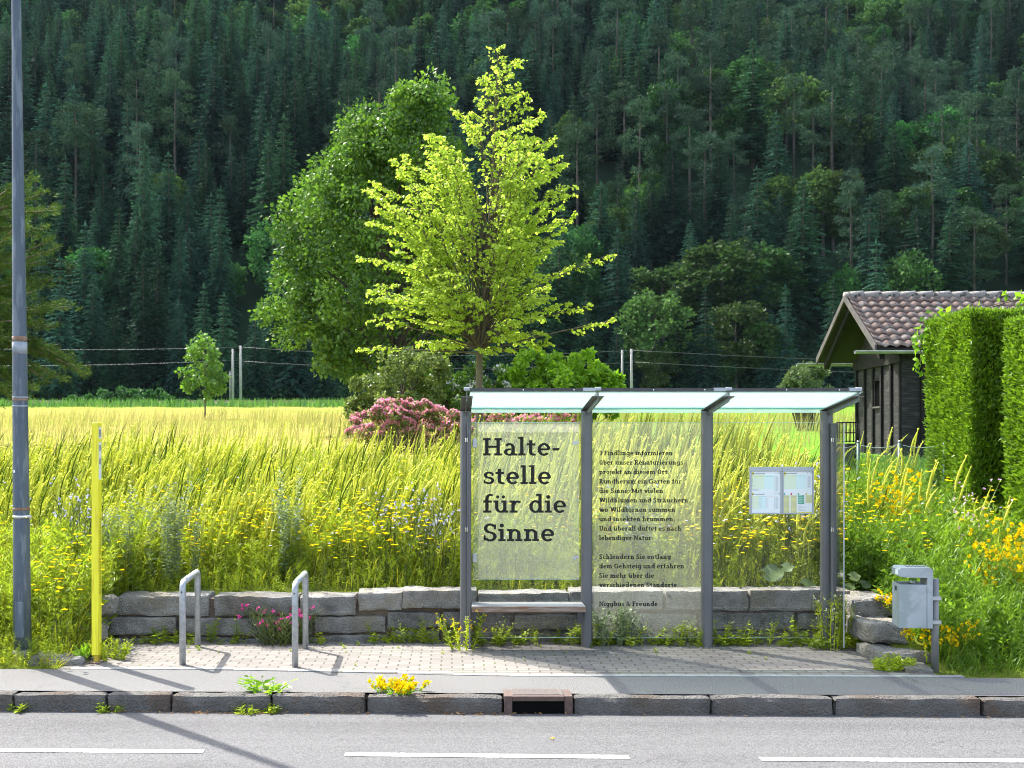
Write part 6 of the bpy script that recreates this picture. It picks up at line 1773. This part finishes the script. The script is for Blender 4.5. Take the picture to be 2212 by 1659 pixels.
bunch('goldenrod_clump', 'bright yellow loosestrife plumes between hedge and shelter', gp(1935, 14.0), 10, 1.0, .18, LF['herb'], 20, .08, .25, (LF['yellow'], .035, 'blossoms', 7), .8, 9, updir=.6, tilt=.12)
bunch('goldenrod_clump', 'low yellow bedstraw sprays over the stepped wall stones left of the bin', (4.52, 11.85, .36), 12, .22, .12, LF['herb'], 10, .04, .3, (LF['yellow'], .025, 'blossoms', 6), .9, 6, updir=.5, tilt=1.2)
bunch('goldenrod_clump', 'low yellow bedstraw sprays beside the foot of the bin post', (4.50, 11.0, .05), 20, .36, .20, LF['herb'], 12, .04, .3, (LF['yellow'], .026, 'blossoms', 5), .7, 6, updir=.5, tilt=.5)
bunch('mallow_plant', 'pale pink mallow flowers in front of the dark hedge face', gp(2095, 13.0), 9, 1.12, .16, LF['herb'], 14, .07, .6, (LF['mallow'], .030, 'blossoms', 3), .6, 5, updir=.5)
bunch('daisy_clump', 'white daisies flowering above the timetable case', gp(1690, 13.6), 10, 1.12, .16, LF['herb'], 12, .06, .3, (LF['white'], .030, 'blossoms', 5), .8, 8, updir=.8)
def bigleaf(name, label, spots, Y):
    b = Vector(gp(sum(s[0] for s in spots) / len(spots), Y)); t = thing(name, label, 'wild plant', b)
    nb = NB()
    for (xd, yd, r) in spots:
        c = np.array(px(xd, yd, Y)); rad = r / F * Y; n_ = 14
        nn = nrm(np.array([rng.normal(0, .3), -.55, .75])); u = nrm(np.cross(nn, [0, 0, 1])); v = np.cross(nn, u)
        V = [c - nn * rad * .15]
        for k in range(n_):
            a = 2 * math.pi * k / n_; q = rad * (1 + .10 * math.sin(5 * a + xd)) * (.45 if k == 0 else 1)
            V.append(c + u * q * math.cos(a) + v * q * math.sin(a) + nn * rad * .10 * math.sin(3 * a))
        nb.add(np.array(V), [(0, 1 + k, 1 + (k + 1) % n_) for k in range(n_)], rng.uniform(.3, .9))
        nb.tube([np.array(b) + np.array([(c[0] - b.x) * .4, 0, -.02]), c - nn * rad * .15], [.007, .005], 4, .4)
    return nb.build('leaves', LF['pale'], t)
bigleaf('butterbur_plant', 'butterbur with large round leaves on the wall top below the timetable case', [(1668, 1238, 26), (1700, 1225, 15), (1745, 1262, 18), (1716, 1278, 14), (1650, 1262, 12)], 12.7)
bigleaf('butterbur_plant', 'butterbur leaves on the wall top right of the shelter', [(1845, 1245, 14), (1868, 1262, 13), (1835, 1268, 12)], 12.6)

# weeds along the foot of the shelter and the wall, between the bricks
wd = NB(); wt = [stem_template(.16, 12, .07, .4, 31, .4, .35, 2), stem_template(.24, 14, .06, .3, 32, .5, .5, 3), stem_template(.09, 10, .08, .45, 33, .2, .2)]
X = np.concatenate([rng.uniform(.15, 4.1, 190), rng.uniform(-3.4, .1, 90), rng.uniform(3.6, 4.2, 60)]); Y = np.concatenate([rng.normal(12.08, .06, 190), rng.normal(12.19, .05, 90), rng.uniform(11.8, 12.2, 60)])
keep = (fbm(X, Y, 2.2, 6.) > -.30); X, Y = X[keep], Y[keep]; P = np.stack([X, Y, np.zeros(len(X))], 1); kk = rng.integers(0, 3, len(P))
for k in range(3):
    m = kk == k; n_ = m.sum(); V, T = scatter(wt[k][0], wt[k][1], P[m], rng.uniform(0, 6.28, n_), rng.uniform(.5, 1.3, n_), rng.normal(0, .3, (n_, 2)))
    wd.add(V, T, np.repeat(np.clip(rng.normal(.55, .28, n_), 0, 1), len(wt[k][0])))
X = rng.uniform(-3.3, 4.1, 26); Y = 12.1 - np.abs(rng.normal(0, .5, 26)); P = np.stack([X, Y, np.zeros(26)], 1)
V, T = scatter(wt[2][0], wt[2][1], P, rng.uniform(0, 6.28, 26), rng.uniform(.2, .5, 26), None); wd.add(V, T, .6)
tag(wd.build('low_weeds', LF['herb']), 'low green weeds along the wall foot and between the paving bricks', None, kind='stuff')
dl = NB(); X = np.concatenate([rng.normal(kx(480), .45, 120), rng.normal(kx(1050), .22, 60), rng.uniform(-4, 5, 90)]); n_ = len(X); Y = KY(X) - np.abs(rng.normal(.03, .025, n_)); P = np.stack([X, Y, np.full(n_, ROADZ + .006)], 1)
V, T = leaf_arrays(P, np.stack([rng.normal(size=n_), rng.normal(size=n_), rng.uniform(0, .25, n_)], 1), rng.uniform(.02, .05, n_), .3); dl.add(V, T, np.repeat(rng.random(n_), 4))
tag(dl.build('gutter_litter', leaf_mat('dry_leaf_litter', (.22, .11, .05), (.42, .28, .14), .1, .0)), 'dry brown plant litter lying in the gutter', None, kind='stuff')
pt = gnd(1193, 1598, ROADZ); P = np.array([[pt.x, pt.y, ROADZ + .012]] * 5); a = np.linspace(0, 6.28, 6)[:5]
V, T = leaf_arrays(P, np.stack([np.cos(a), np.sin(a), np.full(5, .15)], 1), .022, .7); nb = NB(); nb.add(V, T, .3)
tag(nb.build('fallen_petal', LF['yellow'], loc=pt), 'single yellow flower head lying on the road', 'flower')

# bushy undergrowth closing the foot of the wood
ug = NB(); cs, rd = [], []
for k in range(620):
    X = rng.uniform(-85, 95); Y = rng.uniform(169.5, 186); hh = rng.uniform(.6, 3.6) * (.6 + .5 * abs(math.sin(X * .21)))
    cs.append(np.array([X, Y, (float(gz(X, Y)) if Y < 175 else float(hz(np.array(X), np.array(Y)))) + hh * .7])); rd.append(rng.uniform(.9, 1.7))
clump_crown(ug, cs, rd, 46, .60, .75, .85, .25, .2)
tag(ug.build('undergrowth', LF['underg']), 'dark bushy undergrowth along the foot of the wood behind the railway', None, kind='stuff')

# thin summer haze over the valley
q = PB(); q.box(-460, 460, -60, 560, -3, 330)
hm = bpy.data.materials.new('summer_haze'); hm.use_nodes = True; hn = hm.node_tree
hn.nodes.remove(hn.nodes['Principled BSDF'])
pv = hn.nodes.new('ShaderNodeVolumePrincipled'); pv.inputs['Color'].default_value = (0.62, 0.82, 1.0, 1); pv.inputs['Density'].default_value = 0.00003; pv.inputs['Anisotropy'].default_value = 0.0
hn.links.new(pv.outputs[0], hn.nodes['Material Output'].inputs['Volume'])
tag(q.build('haze', hm), 'thin blue summer haze filling the valley', None, kind='stuff')
